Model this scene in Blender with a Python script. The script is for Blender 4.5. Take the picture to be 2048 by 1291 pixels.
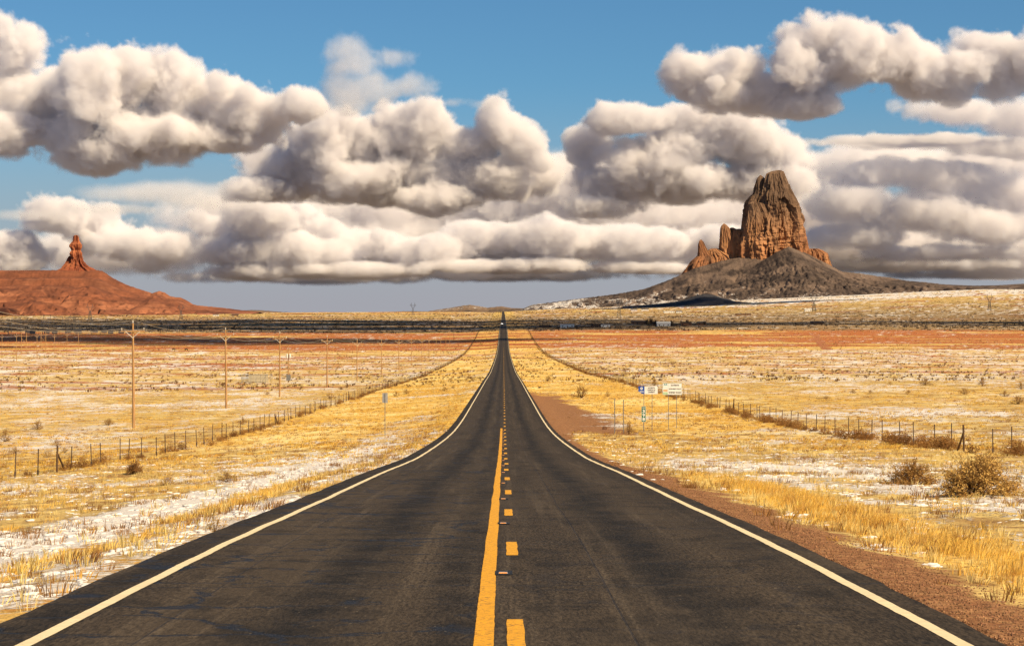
import bpy, bmesh, math, random
import numpy as np
from mathutils import Vector, Matrix

for _o in list(bpy.data.objects):
    bpy.data.objects.remove(_o)
sc = bpy.context.scene
COL = sc.collection
R = math.radians
rng = np.random.default_rng(11)
random.seed(11)

# ------------------------------------------------------------------ camera
F, CX, CY = 4950.0, 1007.0, 645.5          # focal length and vanishing point of the road, in photo pixels
cam = bpy.data.cameras.new('camera')
cam_o = bpy.data.objects.new('camera', cam)
COL.objects.link(cam_o)
sc.camera = cam_o
cam.sensor_width = 36
cam.lens = F / 2048 * 36
cam.shift_x = 17 / 2048
cam.clip_start, cam.clip_end = 0.5, 200000
cam_o.rotation_euler = (R(90), 0, 0)

# ------------------------------------------------------------------ node helper
class G:
    def __init__(s, nt): s.nt = nt
    def n(s, t, **k):
        o = s.nt.nodes.new(t)
        for a, b in k.items(): setattr(o, a, b)
        return o
    def inp(s, sock, v):
        if isinstance(v, (int, float)):
            try: sock.default_value = v
            except TypeError: sock.default_value = (v, v, v)
        elif isinstance(v, (tuple, list)): sock.default_value = (*v, 1) if len(sock.default_value) == 4 and len(v) == 3 else v
        else: s.nt.links.new(v, sock)
    def m(s, op, a, b=0., c=0.):
        o = s.n('ShaderNodeMath', operation=op)
        s.inp(o.inputs[0], a); s.inp(o.inputs[1], b); s.inp(o.inputs[2], c)
        return o.outputs[0]
    def v(s, op, a, b=(0, 0, 0)):
        o = s.n('ShaderNodeVectorMath', operation=op)
        s.inp(o.inputs[0], a); s.inp(o.inputs[1], b)
        return o.outputs['Value'] if op in ('LENGTH', 'DOT_PRODUCT') else o.outputs[0]
    def ss(s, x, a, b, lo=0., hi=1.):
        o = s.n('ShaderNodeMapRange', interpolation_type='SMOOTHSTEP')
        for i, q in enumerate((x, a, b, lo, hi)): s.inp(o.inputs[i], q)
        return o.outputs[0]
    def mix(s, f, a, b):
        o = s.n('ShaderNodeMix', data_type='RGBA')
        s.inp(o.inputs[0], f); s.inp(o.inputs[6], a); s.inp(o.inputs[7], b)
        return o.outputs[2]
    def noise(s, vec, scale, detail=4., rough=.55, dist=0., col=False):
        o = s.n('ShaderNodeTexNoise')
        if vec is not None: s.inp(o.inputs['Vector'], vec)
        s.inp(o.inputs['Scale'], scale); s.inp(o.inputs['Detail'], detail)
        s.inp(o.inputs['Roughness'], rough); s.inp(o.inputs['Distortion'], dist)
        return o.outputs[1 if col else 0]
    def attr(s, name):
        return s.n('ShaderNodeAttribute', attribute_name=name).outputs['Fac']

# ------------------------------------------------------------------ sky, sun, exposure
EL, AZ = R(41), R(52)                       # the sun stands behind the camera to the right
SUN = Vector((math.sin(AZ) * math.cos(EL), -math.cos(AZ) * math.cos(EL), math.sin(EL)))
world = bpy.data.worlds.new('World')
sc.world = world
world.use_nodes = True
g = G(world.node_tree)
bg = world.node_tree.nodes['Background']
sky = g.n('ShaderNodeTexSky', sky_type='NISHITA', sun_disc=False)
sky.sun_elevation, sky.sun_rotation = EL, math.pi - AZ
sky.altitude, sky.dust_density, sky.ozone_density, sky.air_density = 1700, .2, 4.0, 1.0
tc = g.n('ShaderNodeTexCoord')
sep = g.n('ShaderNodeSeparateXYZ'); g.inp(sep.inputs[0], tc.outputs['Generated'])
deep = g.v('MULTIPLY', sky.outputs[0], (.56, .87, 1.0))
low = g.ss(sep.outputs[2], .0, .10, 1., 0.)
veil = g.mix(low, deep, (4.7, 4.75, 5.3))    # far grey-lavender overcast along the horizon
g.inp(bg.inputs[0], veil)
bg.inputs[1].default_value = .052
sun_l = bpy.data.lights.new('sun', 'SUN')
sun_o = bpy.data.objects.new('sun', sun_l)
COL.objects.link(sun_o)
sun_l.energy, sun_l.angle, sun_l.color = 5.0, R(.5), (1, .81, .525)
sun_o.rotation_euler = SUN.to_track_quat('Z', 'Y').to_euler()
sc.view_settings.view_transform = 'Standard'
sc.view_settings.look = 'None'
sc.view_settings.gamma = 1
sc.view_settings.use_curve_mapping = False
sc.view_settings.exposure = 0.6
cy = sc.cycles
cy.use_denoising = True
cy.denoising_prefilter = 'NONE'
cy.max_bounces, cy.diffuse_bounces, cy.volume_bounces, cy.transparent_max_bounces = 9, 3, 7, 32
cy.volume_step_rate = 4

# ------------------------------------------------------------------ numpy noise
def _h(i, j, seed):
    h = (i.astype(np.int64) * 374761393 + j.astype(np.int64) * 668265263 + seed * 974634541) & 0xffffffff
    h = ((h ^ (h >> 13)) * 1274126177) & 0xffffffff
    return (h ^ (h >> 16)) & 0xffff
def perlin(x, y, seed=0):
    x = np.asarray(x, float); y = np.asarray(y, float)
    i = np.floor(x); j = np.floor(y); u = x - i; v = y - j
    def gr(a, b, dx, dy):
        t = _h(a, b, seed) * (2 * np.pi / 65536)
        return np.cos(t) * dx + np.sin(t) * dy
    a = gr(i, j, u, v); b = gr(i + 1, j, u - 1, v); c = gr(i, j + 1, u, v - 1); d = gr(i + 1, j + 1, u - 1, v - 1)
    su = u * u * u * (u * (u * 6 - 15) + 10); sv = v * v * v * (v * (v * 6 - 15) + 10)
    return 1.5 * ((a * (1 - su) + b * su) * (1 - sv) + (c * (1 - su) + d * su) * sv)
def fbm(x, y, o=4, seed=0, r=.5):
    s, a, f = 0., 1., 1.
    for k in range(o):
        s = s + a * perlin(np.asarray(x) * f, np.asarray(y) * f, seed + k * 17); a *= r; f *= 2.03
    return s
def sst(a, b, x):
    t = np.clip((np.asarray(x, float) - a) / (b - a), 0, 1)
    return t * t * (3 - 2 * t)
def pchip(xs, ys):
    xs = np.array(xs, float); ys = np.array(ys, float)
    h = np.diff(xs); d = np.diff(ys) / h
    m = np.zeros_like(xs); m[0], m[-1] = d[0], d[-1]
    for k in range(1, len(xs) - 1):
        if d[k - 1] * d[k] > 0:
            w1 = 2 * h[k] + h[k - 1]; w2 = h[k] + 2 * h[k - 1]
            m[k] = (w1 + w2) / (w1 / d[k - 1] + w2 / d[k])
    def f(x):
        x = np.asarray(x, float)
        k = np.clip(np.searchsorted(xs, x) - 1, 0, len(xs) - 2)
        t = (x - xs[k]) / h[k]
        r = (2*t**3 - 3*t**2 + 1) * ys[k] + (t**3 - 2*t**2 + t) * h[k] * m[k] + (-2*t**3 + 3*t**2) * ys[k+1] + (t**3 - t**2) * h[k] * m[k+1]
        r = np.where(x < xs[0], ys[0] + m[0] * (x - xs[0]), r)
        return np.where(x > xs[-1], ys[-1] + m[-1] * (x - xs[-1]), r)
    return f

# ------------------------------------------------------------------ the lie of the land (camera at z = 0)
road_z = pchip([-90, 0, 19.2, 31.5, 51, 73.5, 112, 205, 315, 486, 775, 1457, 1953, 2378, 3300, 4820, 7660, 9500, 20000, 70000],
               [1.0, -1.88, -2.5, -2.9, -3.65, -4.5, -6.0, -8.5, -9.85, -11.7, -14.8, -17.6, -13.7, -7.3, -1.5, 9.4, 34.5, 38, 82, 285])
left_z = pchip([0, 4.6, 7, 12, 23.5, 40, 90, 500], [-.06, -.1, -.45, -.85, -1.3, -1.9, -2.0, -2.0])
right_z = pchip([0, 4.2, 6, 12, 24, 60, 500], [-.06, -.1, -.22, -.2, -.1, 0.0, 0.0])
def ground(X, Y, micro=True):
    X = np.asarray(X, float); Y = np.asarray(Y, float)
    a = np.abs(X)
    z = road_z(Y) + np.where(X < 0, left_z(a), right_z(a))
    z = z + sst(3000, 7500, Y) * .047 * np.clip(X, 0, 1400)
    off = sst(4.6, 9, a)
    far = sst(20, 120, a)
    z = z + off * .10 * fbm(X / 9, Y / 9, 3, 3) + far * (.5 * fbm(X / 90, Y / 140, 3, 5) + sst(1200, 4000, Y) * 2.2 * fbm(X / 500, Y / 900, 3, 9))
    if micro:
        z = z + off * .05 * fbm(X / 1.1, Y / 1.1, 3, 21) * sst(700, 200, Y)
    return z
def hit(px, py):
    """where the sight line through a photo pixel meets the ground"""
    Y = np.geomspace(19, 30000, 6000)
    X = (px - CX) * Y / F
    below = (CY - py) * Y / F - ground(X, Y, False)
    k = np.argmax(below < 0) if (below < 0).any() else len(Y) - 1
    return float(X[k]), float(Y[k]), float(ground(X[k], Y[k]))
def gz(x, y): return float(ground(x, y))

# ------------------------------------------------------------------ object helpers
def tag(o, label=None, cat=None, group=None, kind=None):
    if label: o['label'] = label
    if cat: o['category'] = cat
    if group: o['group'] = group
    if kind: o['kind'] = kind
    return o
def empty(name, loc=(0, 0, 0), rz=0.):
    o = bpy.data.objects.new(name, None)
    COL.objects.link(o); o.location = loc; o.rotation_euler = (0, 0, rz)
    o.empty_display_size = .1
    return o
def link(name, me, mat=None, parent=None, loc=None):
    o = bpy.data.objects.new(name, me)
    COL.objects.link(o)
    if mat is not None and not me.materials: me.materials.append(mat)
    if parent is not None: o.parent = parent
    if loc is not None: o.location = loc
    return o
def mesh(name, v, f, smooth=False):
    me = bpy.data.meshes.new(name)
    v = np.asarray(v, np.float32).reshape(-1, 3)
    if not (isinstance(f, list) and len({len(q) for q in f}) > 1): f = np.asarray(f)
    if not isinstance(f, list) and f.ndim == 2 and len(f):
        n, k = f.shape
        me.vertices.add(len(v)); me.vertices.foreach_set('co', v.ravel())
        me.loops.add(n * k); me.loops.foreach_set('vertex_index', f.astype(np.int32).ravel())
        me.polygons.add(n); me.polygons.foreach_set('loop_start', np.arange(n, dtype=np.int32) * k)
        me.update(calc_edges=True)
    else:
        me.from_pydata(v.tolist(), [], [list(q) for q in f])
    me.polygons.foreach_set('use_smooth', np.full(len(me.polygons), bool(smooth)))
    return me
class MB:
    """collects simple solids into one mesh"""
    def __init__(s): s.v = []; s.f = []
    def add(s, v, f):
        o = len(s.v); s.v += [tuple(q) for q in v]; s.f += [tuple(i + o for i in q) for q in f]
        return s
    def box(s, c, d, rz=0., rx=0., ry=0.):
        M = Matrix.Translation(c) @ Matrix.Rotation(rz, 4, 'Z') @ Matrix.Rotation(ry, 4, 'Y') @ Matrix.Rotation(rx, 4, 'X')
        a, b, e = d[0] / 2, d[1] / 2, d[2] / 2
        v = [M @ Vector((x * a, y * b, z * e)) for x in (-1, 1) for y in (-1, 1) for z in (-1, 1)]
        return s.add(v, [(0, 1, 3, 2), (4, 6, 7, 5), (0, 4, 5, 1), (2, 3, 7, 6), (0, 2, 6, 4), (1, 5, 7, 3)])
    def bar(s, a, b, r1, r2=None, n=6, caps=True):
        a = Vector(a); b = Vector(b); r2 = r1 if r2 is None else r2
        q = (b - a).to_track_quat('Z', 'Y')
        v = []
        for p, r in ((a, r1), (b, r2)):
            for i in range(n):
                t = 2 * math.pi * i / n
                v.append(p + q @ Vector((math.cos(t) * r, math.sin(t) * r, 0)))
        f = [(i, (i + 1) % n, n + (i + 1) % n, n + i) for i in range(n)]
        if caps: f += [tuple(range(n))[::-1], tuple(range(n, 2 * n))]
        return s.add(v, f)
    def lathe(s, c, prof, n=10):
        v = []; f = []
        for r, z in prof:
            for i in range(n):
                t = 2 * math.pi * i / n
                v.append((c[0] + r * math.cos(t), c[1] + r * math.sin(t), c[2] + z))
        for k in range(len(prof) - 1):
            for i in range(n):
                f.append((k * n + i, k * n + (i + 1) % n, (k + 1) * n + (i + 1) % n, (k + 1) * n + i))
        f += [tuple(range(n))[::-1], tuple(range((len(prof) - 1) * n, len(prof) * n))]
        return s.add(v, f)
    def prism(s, pts, y0, y1):
        """outline in x,z pushed from y0 to y1"""
        n = len(pts)
        v = [(x, y0, z) for x, z in pts] + [(x, y1, z) for x, z in pts]
        f = [tuple(range(n)), tuple(range(n, 2 * n))[::-1]] + [(i, n + i, n + (i + 1) % n, (i + 1) % n) for i in range(n)]
        return s.add(v, f)
    def me(s, name, smooth=False): return mesh(name, s.v, s.f, smooth) if s.f else None
    def build(s, name, mat, parent=None, loc=None, smooth=False):
        return link(name, s.me(name, smooth), mat, parent, loc)
def copy_tree(o, parent=None):
    c = o.copy(); COL.objects.link(c); c.parent = parent
    for ch in o.children: copy_tree(ch, c)
    return c
ORD = ['first', 'second', 'third', 'fourth', 'fifth', 'sixth', 'seventh', 'eighth', 'ninth', 'tenth', 'eleventh', 'twelfth',
       'thirteenth', 'fourteenth', 'fifteenth', 'sixteenth', 'seventeenth', 'eighteenth', 'nineteenth', 'twentieth']

# ------------------------------------------------------------------ materials
def M(name, c1, c2=None, scale=3., rough=.85, detail=5., metal=0., bump=0., bscale=None, stretch=None, rnd=0., spec=.25):
    m = bpy.data.materials.new(name); m.use_nodes = True
    nt = m.node_tree; g = G(nt); p = nt.nodes['Principled BSDF']
    p.inputs['Roughness'].default_value = rough; p.inputs['Metallic'].default_value = metal
    p.inputs['Specular IOR Level'].default_value = spec
    pos = g.n('ShaderNodeNewGeometry').outputs['Position']
    if stretch: pos = g.v('MULTIPLY', pos, stretch)
    n = g.noise(pos, scale, detail, .6)
    c2 = c2 or tuple(q * .6 for q in c1)
    col = g.mix(g.ss(n, .32, .68), c2, c1)
    if rnd:
        r = g.n('ShaderNodeObjectInfo').outputs['Random']
        h = g.n('ShaderNodeHueSaturation'); g.inp(h.inputs['Color'], col)
        g.inp(h.inputs['Value'], g.m('ADD', 1 - rnd / 2, g.m('MULTIPLY', r, rnd)))
        g.inp(h.inputs['Hue'], g.m('ADD', .49, g.m('MULTIPLY', g.m('FRACT', g.m('MULTIPLY', r, 7.31)), .02)))
        col = h.outputs[0]
    g.inp(p.inputs['Base Color'], col)
    if bump:
        b = g.n('ShaderNodeBump'); b.inputs['Strength'].default_value = 1; b.inputs['Distance'].default_value = bump
        g.inp(b.inputs['Height'], g.noise(pos, bscale or scale * 2, 5, .6)); g.inp(p.inputs['Normal'], b.outputs[0])
    return m
STEEL = M('galvanised_steel', (.30, .29, .27), (.18, .17, .16), 8, .55, metal=.6)
RUST = M('rusty_steel_post', (.11, .07, .045), (.06, .04, .03), 12, .8)
WIRE = M('fence_wire', (.10, .08, .065), (.06, .05, .04), 3, .7)
WOOD = M('weathered_pole_wood', (.50, .29, .125), (.30, .16, .065), 2.5, .85, stretch=(6, 6, .5))
DARKSTEEL = M('dark_lattice_steel', (.09, .085, .085), (.05, .05, .055), 2, .6)
PORC = M('porcelain', (.72, .68, .60), (.6, .55, .47), 3, .35)
WHITE = M('white_paint', (.74, .72, .68), (.62, .60, .56), 2, .6)
DARK = M('dark_glass', (.03, .035, .045), (.02, .02, .03), 2, .2)
BROWNW = M('brown_siding', (.20, .10, .055), (.14, .07, .04), 1, .8)
ROOF = M('grey_roofing', (.14, .12, .11), (.09, .08, .075), 1, .9)
RUBBER = M('tyre_rubber', (.02, .02, .02), (.015, .015, .015), 5, .9)

# ------------------------------------------------------------------ ground cover masks
def masks(X, Y):
    X = np.asarray(X, float); Y = np.asarray(Y, float); a = np.abs(X)
    n1 = fbm(X / 3.2, Y / 7, 4, 31); n2 = fbm(X / 17, Y / 45, 3, 41); n3 = fbm(X / 160, Y / 120, 4, 51)
    inside = sst(27, 22, a)
    snow = .412 + .26 * n1 + .24 * n2 + .12 * n3
    gold = .5 + .3 * n2 + .25 * n1
    soil = .05 + .22 * np.clip(n2 - .15, 0, 1)
    near = sst(400, 120, Y)
    # the road's own strip of land is grassy, the fields beyond the fences are paler
    mid = sst(130, 260, Y)
    snow = snow - .17 * inside * mid + .02 * (1 - inside) * mid * sst(1900, 900, Y)
    gold = gold + .4 * inside * mid
    # snowy track on the left, wet and grassy edges
    t = np.exp(-((X + 8.6 + .5 * fbm(Y / 20, Y * 0, 2, 61)) / 1.25) ** 2) * sst(150, 85, Y)
    snow = snow + .75 * t; gold = gold - .9 * t
    e = np.exp(-((X + 5.2) / .7) ** 2) * near
    snow = snow + .10 * e + .25 * np.exp(-((X + 9) / 2.5) ** 2) * sst(110, 160, Y) * sst(330, 250, Y)
    gs = np.exp(-((X + 6.6) / .7) ** 2) * sst(120, 80, Y)
    gold = gold + .5 * gs; snow = snow - .2 * gs
    # gravel edge and tall grass on the right
    gv = sst(5.9, 4.7, X + .55 * fbm(Y / 5, X / 1.5, 4, 71) + .5 * sst(40, 120, Y)) * sst(3.6, 3.9, X)
    soil = soil + .85 * gv * sst(420, 150, Y); snow = snow - .42 * gv * near; gold = gold - .75 * gv * sst(300, 150, Y)
    tg = np.exp(-((X - 6.6) / .9) ** 2) * sst(95, 60, Y)
    gold = gold + .7 * tg; snow = snow - .35 * tg
    snow = snow + .16 * np.exp(-((X - 12) / 5) ** 2) * sst(170, 110, Y)
    # turn-out of red dirt by the signs
    to = sst(10.5, 6.4, X + 2.2 * fbm(Y / 22, X / 3, 4, 81)) * sst(3.6, 3.9, X) * sst(175, 205, Y) * sst(420, 330, Y)
    soil = soil + .72 * to; snow = snow - .3 * to; gold = gold - .5 * to
    tr = np.exp(-((X - 9.5) / 2.2) ** 2) * sst(165, 195, Y) * sst(290, 240, Y)
    soil = soil + .5 * tr; gold = gold - .4 * tr; snow = snow + .08 * tr
    # red streaks across the plain, the red slope where the land rises again
    n4 = fbm(X / 260, Y / 45, 4, 91)
    soil = soil + sst(.02, .4, n4) * sst(230, 700, Y) * .8 * (1 - .6 * inside)
    red = sst(1550, 1780, Y) * sst(2520, 2330, Y)
    soil = soil + red * (.66 + .7 * n3 + .4 * n4) * (1 - .35 * inside) + sst(1000, 1400, Y) * sst(2400, 1500, Y) * .5 * np.clip(n4 + .3, 0, 1)
    snow = snow - .16 * red - .1 * sst(2300, 2500, Y) * sst(4800, 4000, Y)
    far = sst(4300, 5200, Y)
    snow = snow - far * .10 + far * .30 * sst(60, 500, X) * sst(5600, 6600, Y) + .14 * far * fbm(X / 700, Y / 260, 3, 95)
    scrub = sst(2330, 2500, Y) * sst(6600, 4800, Y) * (1 - .35 * sst(4300, 5200, Y)) + sst(9300, 10500, Y)     # last term: ground beyond the peak darkened to bounce less light onto the clouds
    snow = snow - .35 * sst(9300, 10500, Y)
    return np.clip(snow, 0, 1), np.clip(soil, 0, 1), np.clip(gold, 0, 1), np.clip(scrub, 0, 1)

def ground_material():
    m = bpy.data.materials.new('desert_ground'); m.use_nodes = True
    nt = m.node_tree; g = G(nt); p = nt.nodes['Principled BSDF']
    p.inputs['Roughness'].default_value = .95; p.inputs['Specular IOR Level'].default_value = .1
    pos = g.n('ShaderNodeNewGeometry').outputs['Position']
    a = {k: g.attr(k) for k in ('snow', 'soil', 'gold', 'scrub')}
    nf = g.noise(pos, 3.4, 6, .68, .3); nm = g.noise(pos, .33, 6, .6); ng = g.noise(pos, 14, 4, .7)
    nx = g.noise(g.v('MULTIPLY', pos, (.25, .1, .25)), .35, 7, .68)
    straw = g.mix(g.ss(nf, .36, .62), (.44, .21, .05), (.84, .565, .125))
    straw = g.mix(g.ss(nx, .44, .62), straw, (.86, .66, .27))
    dull = g.mix(g.ss(nm, .35, .65), (.34, .20, .075), (.72, .54, .20))
    grass = g.mix(g.ss(g.m('ADD', a['gold'], g.m('MULTIPLY', g.m('SUBTRACT', nm, .5), .8)), .3, .7), dull, straw)
    py_ = g.n('ShaderNodeSeparateXYZ'); g.inp(py_.inputs[0], pos)
    fary = g.ss(py_.outputs[1], 280, 700)
    brown = g.mix(g.ss(nf, .40, .66), g.mix(g.ss(ng, .3, .7), (.13, .055, .025), (.33, .15, .068)), (.38, .20, .09))
    rust = g.mix(g.ss(nm, .35, .65), g.mix(g.ss(ng, .3, .7), (.19, .055, .020), (.42, .125, .038)), (.48, .18, .058))
    red = g.mix(fary, brown, rust)
    col = g.mix(g.ss(g.m('ADD', a['soil'], g.m('MULTIPLY', g.m('SUBTRACT', g.m('ADD', nf, g.m('MULTIPLY', nx, 1.)), 1.), 1.1)), .36, .62), grass, red)
    brush = g.mix(g.ss(nf, .4, .65), (.13, .085, .045), (.32, .21, .10))
    col = g.mix(g.m('MULTIPLY', a['scrub'], .85), col, brush)
    col = g.mix(g.ss(py_.outputs[1], 9300, 10500, 0., .9), col, g.mix(g.ss(nm, .4, .6), (.09, .08, .07), (.18, .15, .12)))  # far ground colour darkened so less warm light reaches the cloud bases
    # small dark brown specks strewn by noise
    col = g.mix(g.ss(g.noise(pos, 5.5, 3, .6), .555, .64, 0., .85), col, (.15, .075, .032))
    thr = g.m('SUBTRACT', .78, g.m('MULTIPLY', a['snow'], .56))
    sn = g.m('ADD', g.m('MULTIPLY', nf, .80), g.m('MULTIPLY', nx, .20))
    smask = g.ss(g.m('SUBTRACT', sn, thr), -.035, .07)
    col = g.mix(smask, col, g.mix(g.ss(ng, .3, .7), (.58, .55, .54), (.78, .72, .65)))
    g.inp(p.inputs['Base Color'], col)
    b = g.n('ShaderNodeBump'); b.inputs['Distance'].default_value = .09; b.inputs['Strength'].default_value = .9
    g.inp(b.inputs['Height'], g.m('ADD', g.m('ADD', nf, g.m('MULTIPLY', ng, .25)), g.m('MULTIPLY', smask, .3)))
    g.inp(p.inputs['Normal'], b.outputs[0])
    return m

# ------------------------------------------------------------------ ground sheet
rows = np.concatenate([np.arange(-90, 14, 4.), np.geomspace(14, 130, 300, endpoint=False), np.geomspace(130, 9500, 360, endpoint=False), np.geomspace(9500, 70000, 30)])
NC = 560
u = np.linspace(-1, 1, NC)
u = np.sign(u) * np.abs(u) ** 1.15
half = .27 * np.abs(rows) + 34
GX = u[None, :] * half[:, None]
GY = np.repeat(rows[:, None], NC, 1)
GZ = ground(GX, GY)
GZ[np.abs(GX) < 4.1] -= .03
def grid_faces(nr, nc):
    i = np.arange(nr * nc).reshape(nr, nc)
    return np.stack([i[:-1, :-1], i[:-1, 1:], i[1:, 1:], i[1:, :-1]], -1).reshape(-1, 4)
gm = mesh('ground', np.stack([GX, GY, GZ], -1), grid_faces(len(rows), NC), True)
for nm, arr in zip(('snow', 'soil', 'gold', 'scrub'), masks(GX, GY)):
    at = gm.attributes.new(nm, 'FLOAT', 'POINT'); at.data.foreach_set('value', arr.astype(np.float32).ravel())
tag(link('ground', gm, ground_material()), kind='structure')

# ------------------------------------------------------------------ road
def asphalt():
    m = bpy.data.materials.new('worn_asphalt'); m.use_nodes = True
    nt = m.node_tree; g = G(nt); p = nt.nodes['Principled BSDF']
    pos = g.n('ShaderNodeNewGeometry').outputs['Position']
    sp = g.n('ShaderNodeSeparateXYZ'); g.inp(sp.inputs[0], pos)
    x = sp.outputs[0]
    wob = g.m('MULTIPLY', g.m('SUBTRACT', g.noise(g.v('MULTIPLY', pos, (.3, .06, 0)), 1., 3), .5), .9)
    xx = g.m('ADD', x, wob)
    fine = g.noise(g.v('MULTIPLY', pos, (1, .16, 1)), 34, 3, .8); med = g.noise(g.v('MULTIPLY', pos, (1, .45, 1)), 1.6, 5, .62); big = g.noise(g.v('MULTIPLY', pos, (1, .12, 1)), .5, 4, .6)
    col = g.mix(g.ss(fine, .28, .74), (.009, .0065, .0045), (.095, .070, .047))
    col = g.mix(g.ss(big, .36, .66, 0., .55), col, (.066, .049, .033))
    col = g.mix(g.ss(med, .50, .66, 0., .55), col, (.015, .012, .009))
    strk = g.noise(g.v('MULTIPLY', pos, (4.5, .05, 1)), 1., 5, .65)
    col = g.mix(g.ss(strk, .50, .68, 0., .6), col, g.mix(g.ss(fine, .3, .7), (.048, .036, .025), (.140, .106, .073)))
    lane = None
    for c, w, k in ((-1.75, .46, .95), (1.70, .46, .92), (-.45, .33, .6), (.55, .3, .3), (3.3, .45, .5), (-4.05, .33, .75), (3.85, .15, .6)):
        d = g.m('POWER', 2.718, g.m('MULTIPLY', g.m('POWER', g.m('DIVIDE', g.m('ABSOLUTE', g.m('SUBTRACT', xx, c)), w), 2.), -1.))
        d = g.m('MULTIPLY', d, k)
        lane = d if lane is None else g.m('MAXIMUM', lane, d)
    lane = g.m('MULTIPLY', lane, g.ss(med, .25, .62, .35, 1.))
    col = g.mix(lane, col, g.mix(g.ss(fine, .3, .75), (.006, .0055, .005), (.026, .021, .017)))
    # sealed cracks and tar blotches, mostly in the left lane
    warp = g.v('ADD', pos, g.v('MULTIPLY', g.v('SUBTRACT', g.noise(pos, 1.1, 4, .6, 0, True), (.5, .5, .5)), (1.6, 1.2, 0)))
    vo = g.n('ShaderNodeTexVoronoi', feature='DISTANCE_TO_EDGE'); g.inp(vo.inputs['Vector'], g.v('MULTIPLY', warp, (.34, .46, 0))); vo.inputs['Scale'].default_value = 1
    crack = g.ss(vo.outputs['Distance'], .008, .030, 1., 0.)
    crack = g.m('MULTIPLY', crack, g.ss(med, .33, .46))
    crack = g.m('MULTIPLY', crack, g.ss(x, .2, -.8, .35, 1.))
    blot = g.m('MULTIPLY', g.ss(g.noise(g.v('MULTIPLY', pos, (1, .55, 1)), .9, 5, .68), .61, .67), g.ss(x, .3, -.6, .3, 1.))
    tar = g.m('MAXIMUM', crack, blot)
    # thin transverse cracks
    ty = g.m('ADD', sp.outputs[1], g.m('MULTIPLY', g.noise(g.v('MULTIPLY', pos, (.6, .02, 0)), 1., 4), 3.))
    tl = g.m('ABSOLUTE', g.m('SUBTRACT', g.m('FRACT', g.m('DIVIDE', ty, 7.7)), .5))
    tar = g.m('MAXIMUM', tar, g.m('MULTIPLY', g.ss(tl, .002, .006, 1., 0.), .8))
    # lengthwise seams
    for c in (-2.9, 1.05):
        tar = g.m('MAXIMUM', tar, g.m('MULTIPLY', g.ss(g.m('ABSOLUTE', g.m('SUBTRACT', g.m('ADD', x, g.m('MULTIPLY', wob, .12)), c)), .006, .014, 1., 0.), .6))
    col = g.mix(g.m('MULTIPLY', tar, .85), col, (.009, .0095, .011))
    spk = g.ss(g.noise(g.v('MULTIPLY', pos, (1, .3, 1)), 21, 1, .5), .74, .80, 0., .6)
    col = g.mix(spk, col, (.20, .16, .11))
    g.inp(p.inputs['Base Color'], col)
    g.inp(p.inputs['Roughness'], g.m('SUBTRACT', .86, g.m('MULTIPLY', tar, .32)))
    p.inputs['Specular IOR Level'].default_value = .12
    b = g.n('ShaderNodeBump'); b.inputs['Distance'].default_value = .008; b.inputs['Strength'].default_value = .8
    g.inp(b.inputs['Height'], g.m('SUBTRACT', fine, g.m('MULTIPLY', tar, .6))); g.inp(p.inputs['Normal'], b.outputs[0])
    return m
def strip(ys, xl, xr, dz, skirt=0.):
    """sheet along the road between two edges"""
    z = road_z(ys) + dz
    xl = np.broadcast_to(xl, ys.shape); xr = np.broadcast_to(xr, ys.shape)
    cols = [np.stack([xl, ys, z], -1), np.stack([xr, ys, z], -1)]
    if skirt:
        cols = [np.stack([xl - .12, ys, z - skirt], -1)] + cols + [np.stack([xr + .08, ys, z - skirt], -1)]
    v = np.stack(cols, 1)
    return v.reshape(-1, 3), grid_faces(len(ys), len(cols))
ry = rows[(rows < 7700)]
fine_y = np.concatenate([np.arange(-60, 14, 4.), np.geomspace(14, 700, 900, endpoint=False), rows[(rows >= 700) & (rows < 7700)]])
# rows shared with the ground keep both sheets parallel; ragged asphalt edges near the camera
v, f = strip(fine_y, -4.30 + .035 * fbm(fine_y / 3.5, fine_y * 0, 4, 5), 3.93 + .035 * fbm(fine_y / 3.5, fine_y * 0, 4, 6), 0, .20)
road = tag(link('road', mesh('road', v, f), asphalt()), kind='structure')
def paint(name, c, cw, wear=.5, scale=4.):
    m = bpy.data.materials.new(name); m.use_nodes = True
    nt = m.node_tree; g = G(nt); p = nt.nodes['Principled BSDF']; p.inputs['Roughness'].default_value = .7
    pos = g.n('ShaderNodeNewGeometry').outputs['Position']
    n = g.noise(g.v('MULTIPLY', pos, (1, .8, 1)), 22, 5, .7); n2 = g.noise(pos, scale, 4, .6)
    col = g.mix(g.ss(n2, .35, .65), tuple(q * .86 for q in c), c)
    col = g.mix(g.ss(g.m('ADD', n, g.m('MULTIPLY', n2, .35)), .80 - wear * .1, .88, 0., .9), col, cw)
    # hair cracks across the stripe
    w = g.noise(g.v('MULTIPLY', pos, (5, 26, 1)), 1., 3, .6)
    col = g.mix(g.ss(g.m('ABSOLUTE', g.m('SUBTRACT', w, .5)), .004, .014, .55 * wear, 0.), col, cw)
    g.inp(p.inputs['Base Color'], col)
    b = g.n('ShaderNodeBump'); b.inputs['Distance'].default_value = .004; g.inp(b.inputs['Height'], g.noise(pos, 55, 3, .7)); g.inp(p.inputs['Normal'], b.outputs[0])
    return m
PWHITE = paint('white_road_paint', (.80, .655, .41), (.30, .26, .2), .1)
PYEL = paint('yellow_road_paint', (.80, .375, .004), (.16, .075, .012), 1.3)
wl = .018 * fbm(fine_y / 9, fine_y * 0, 2, 15)
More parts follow.
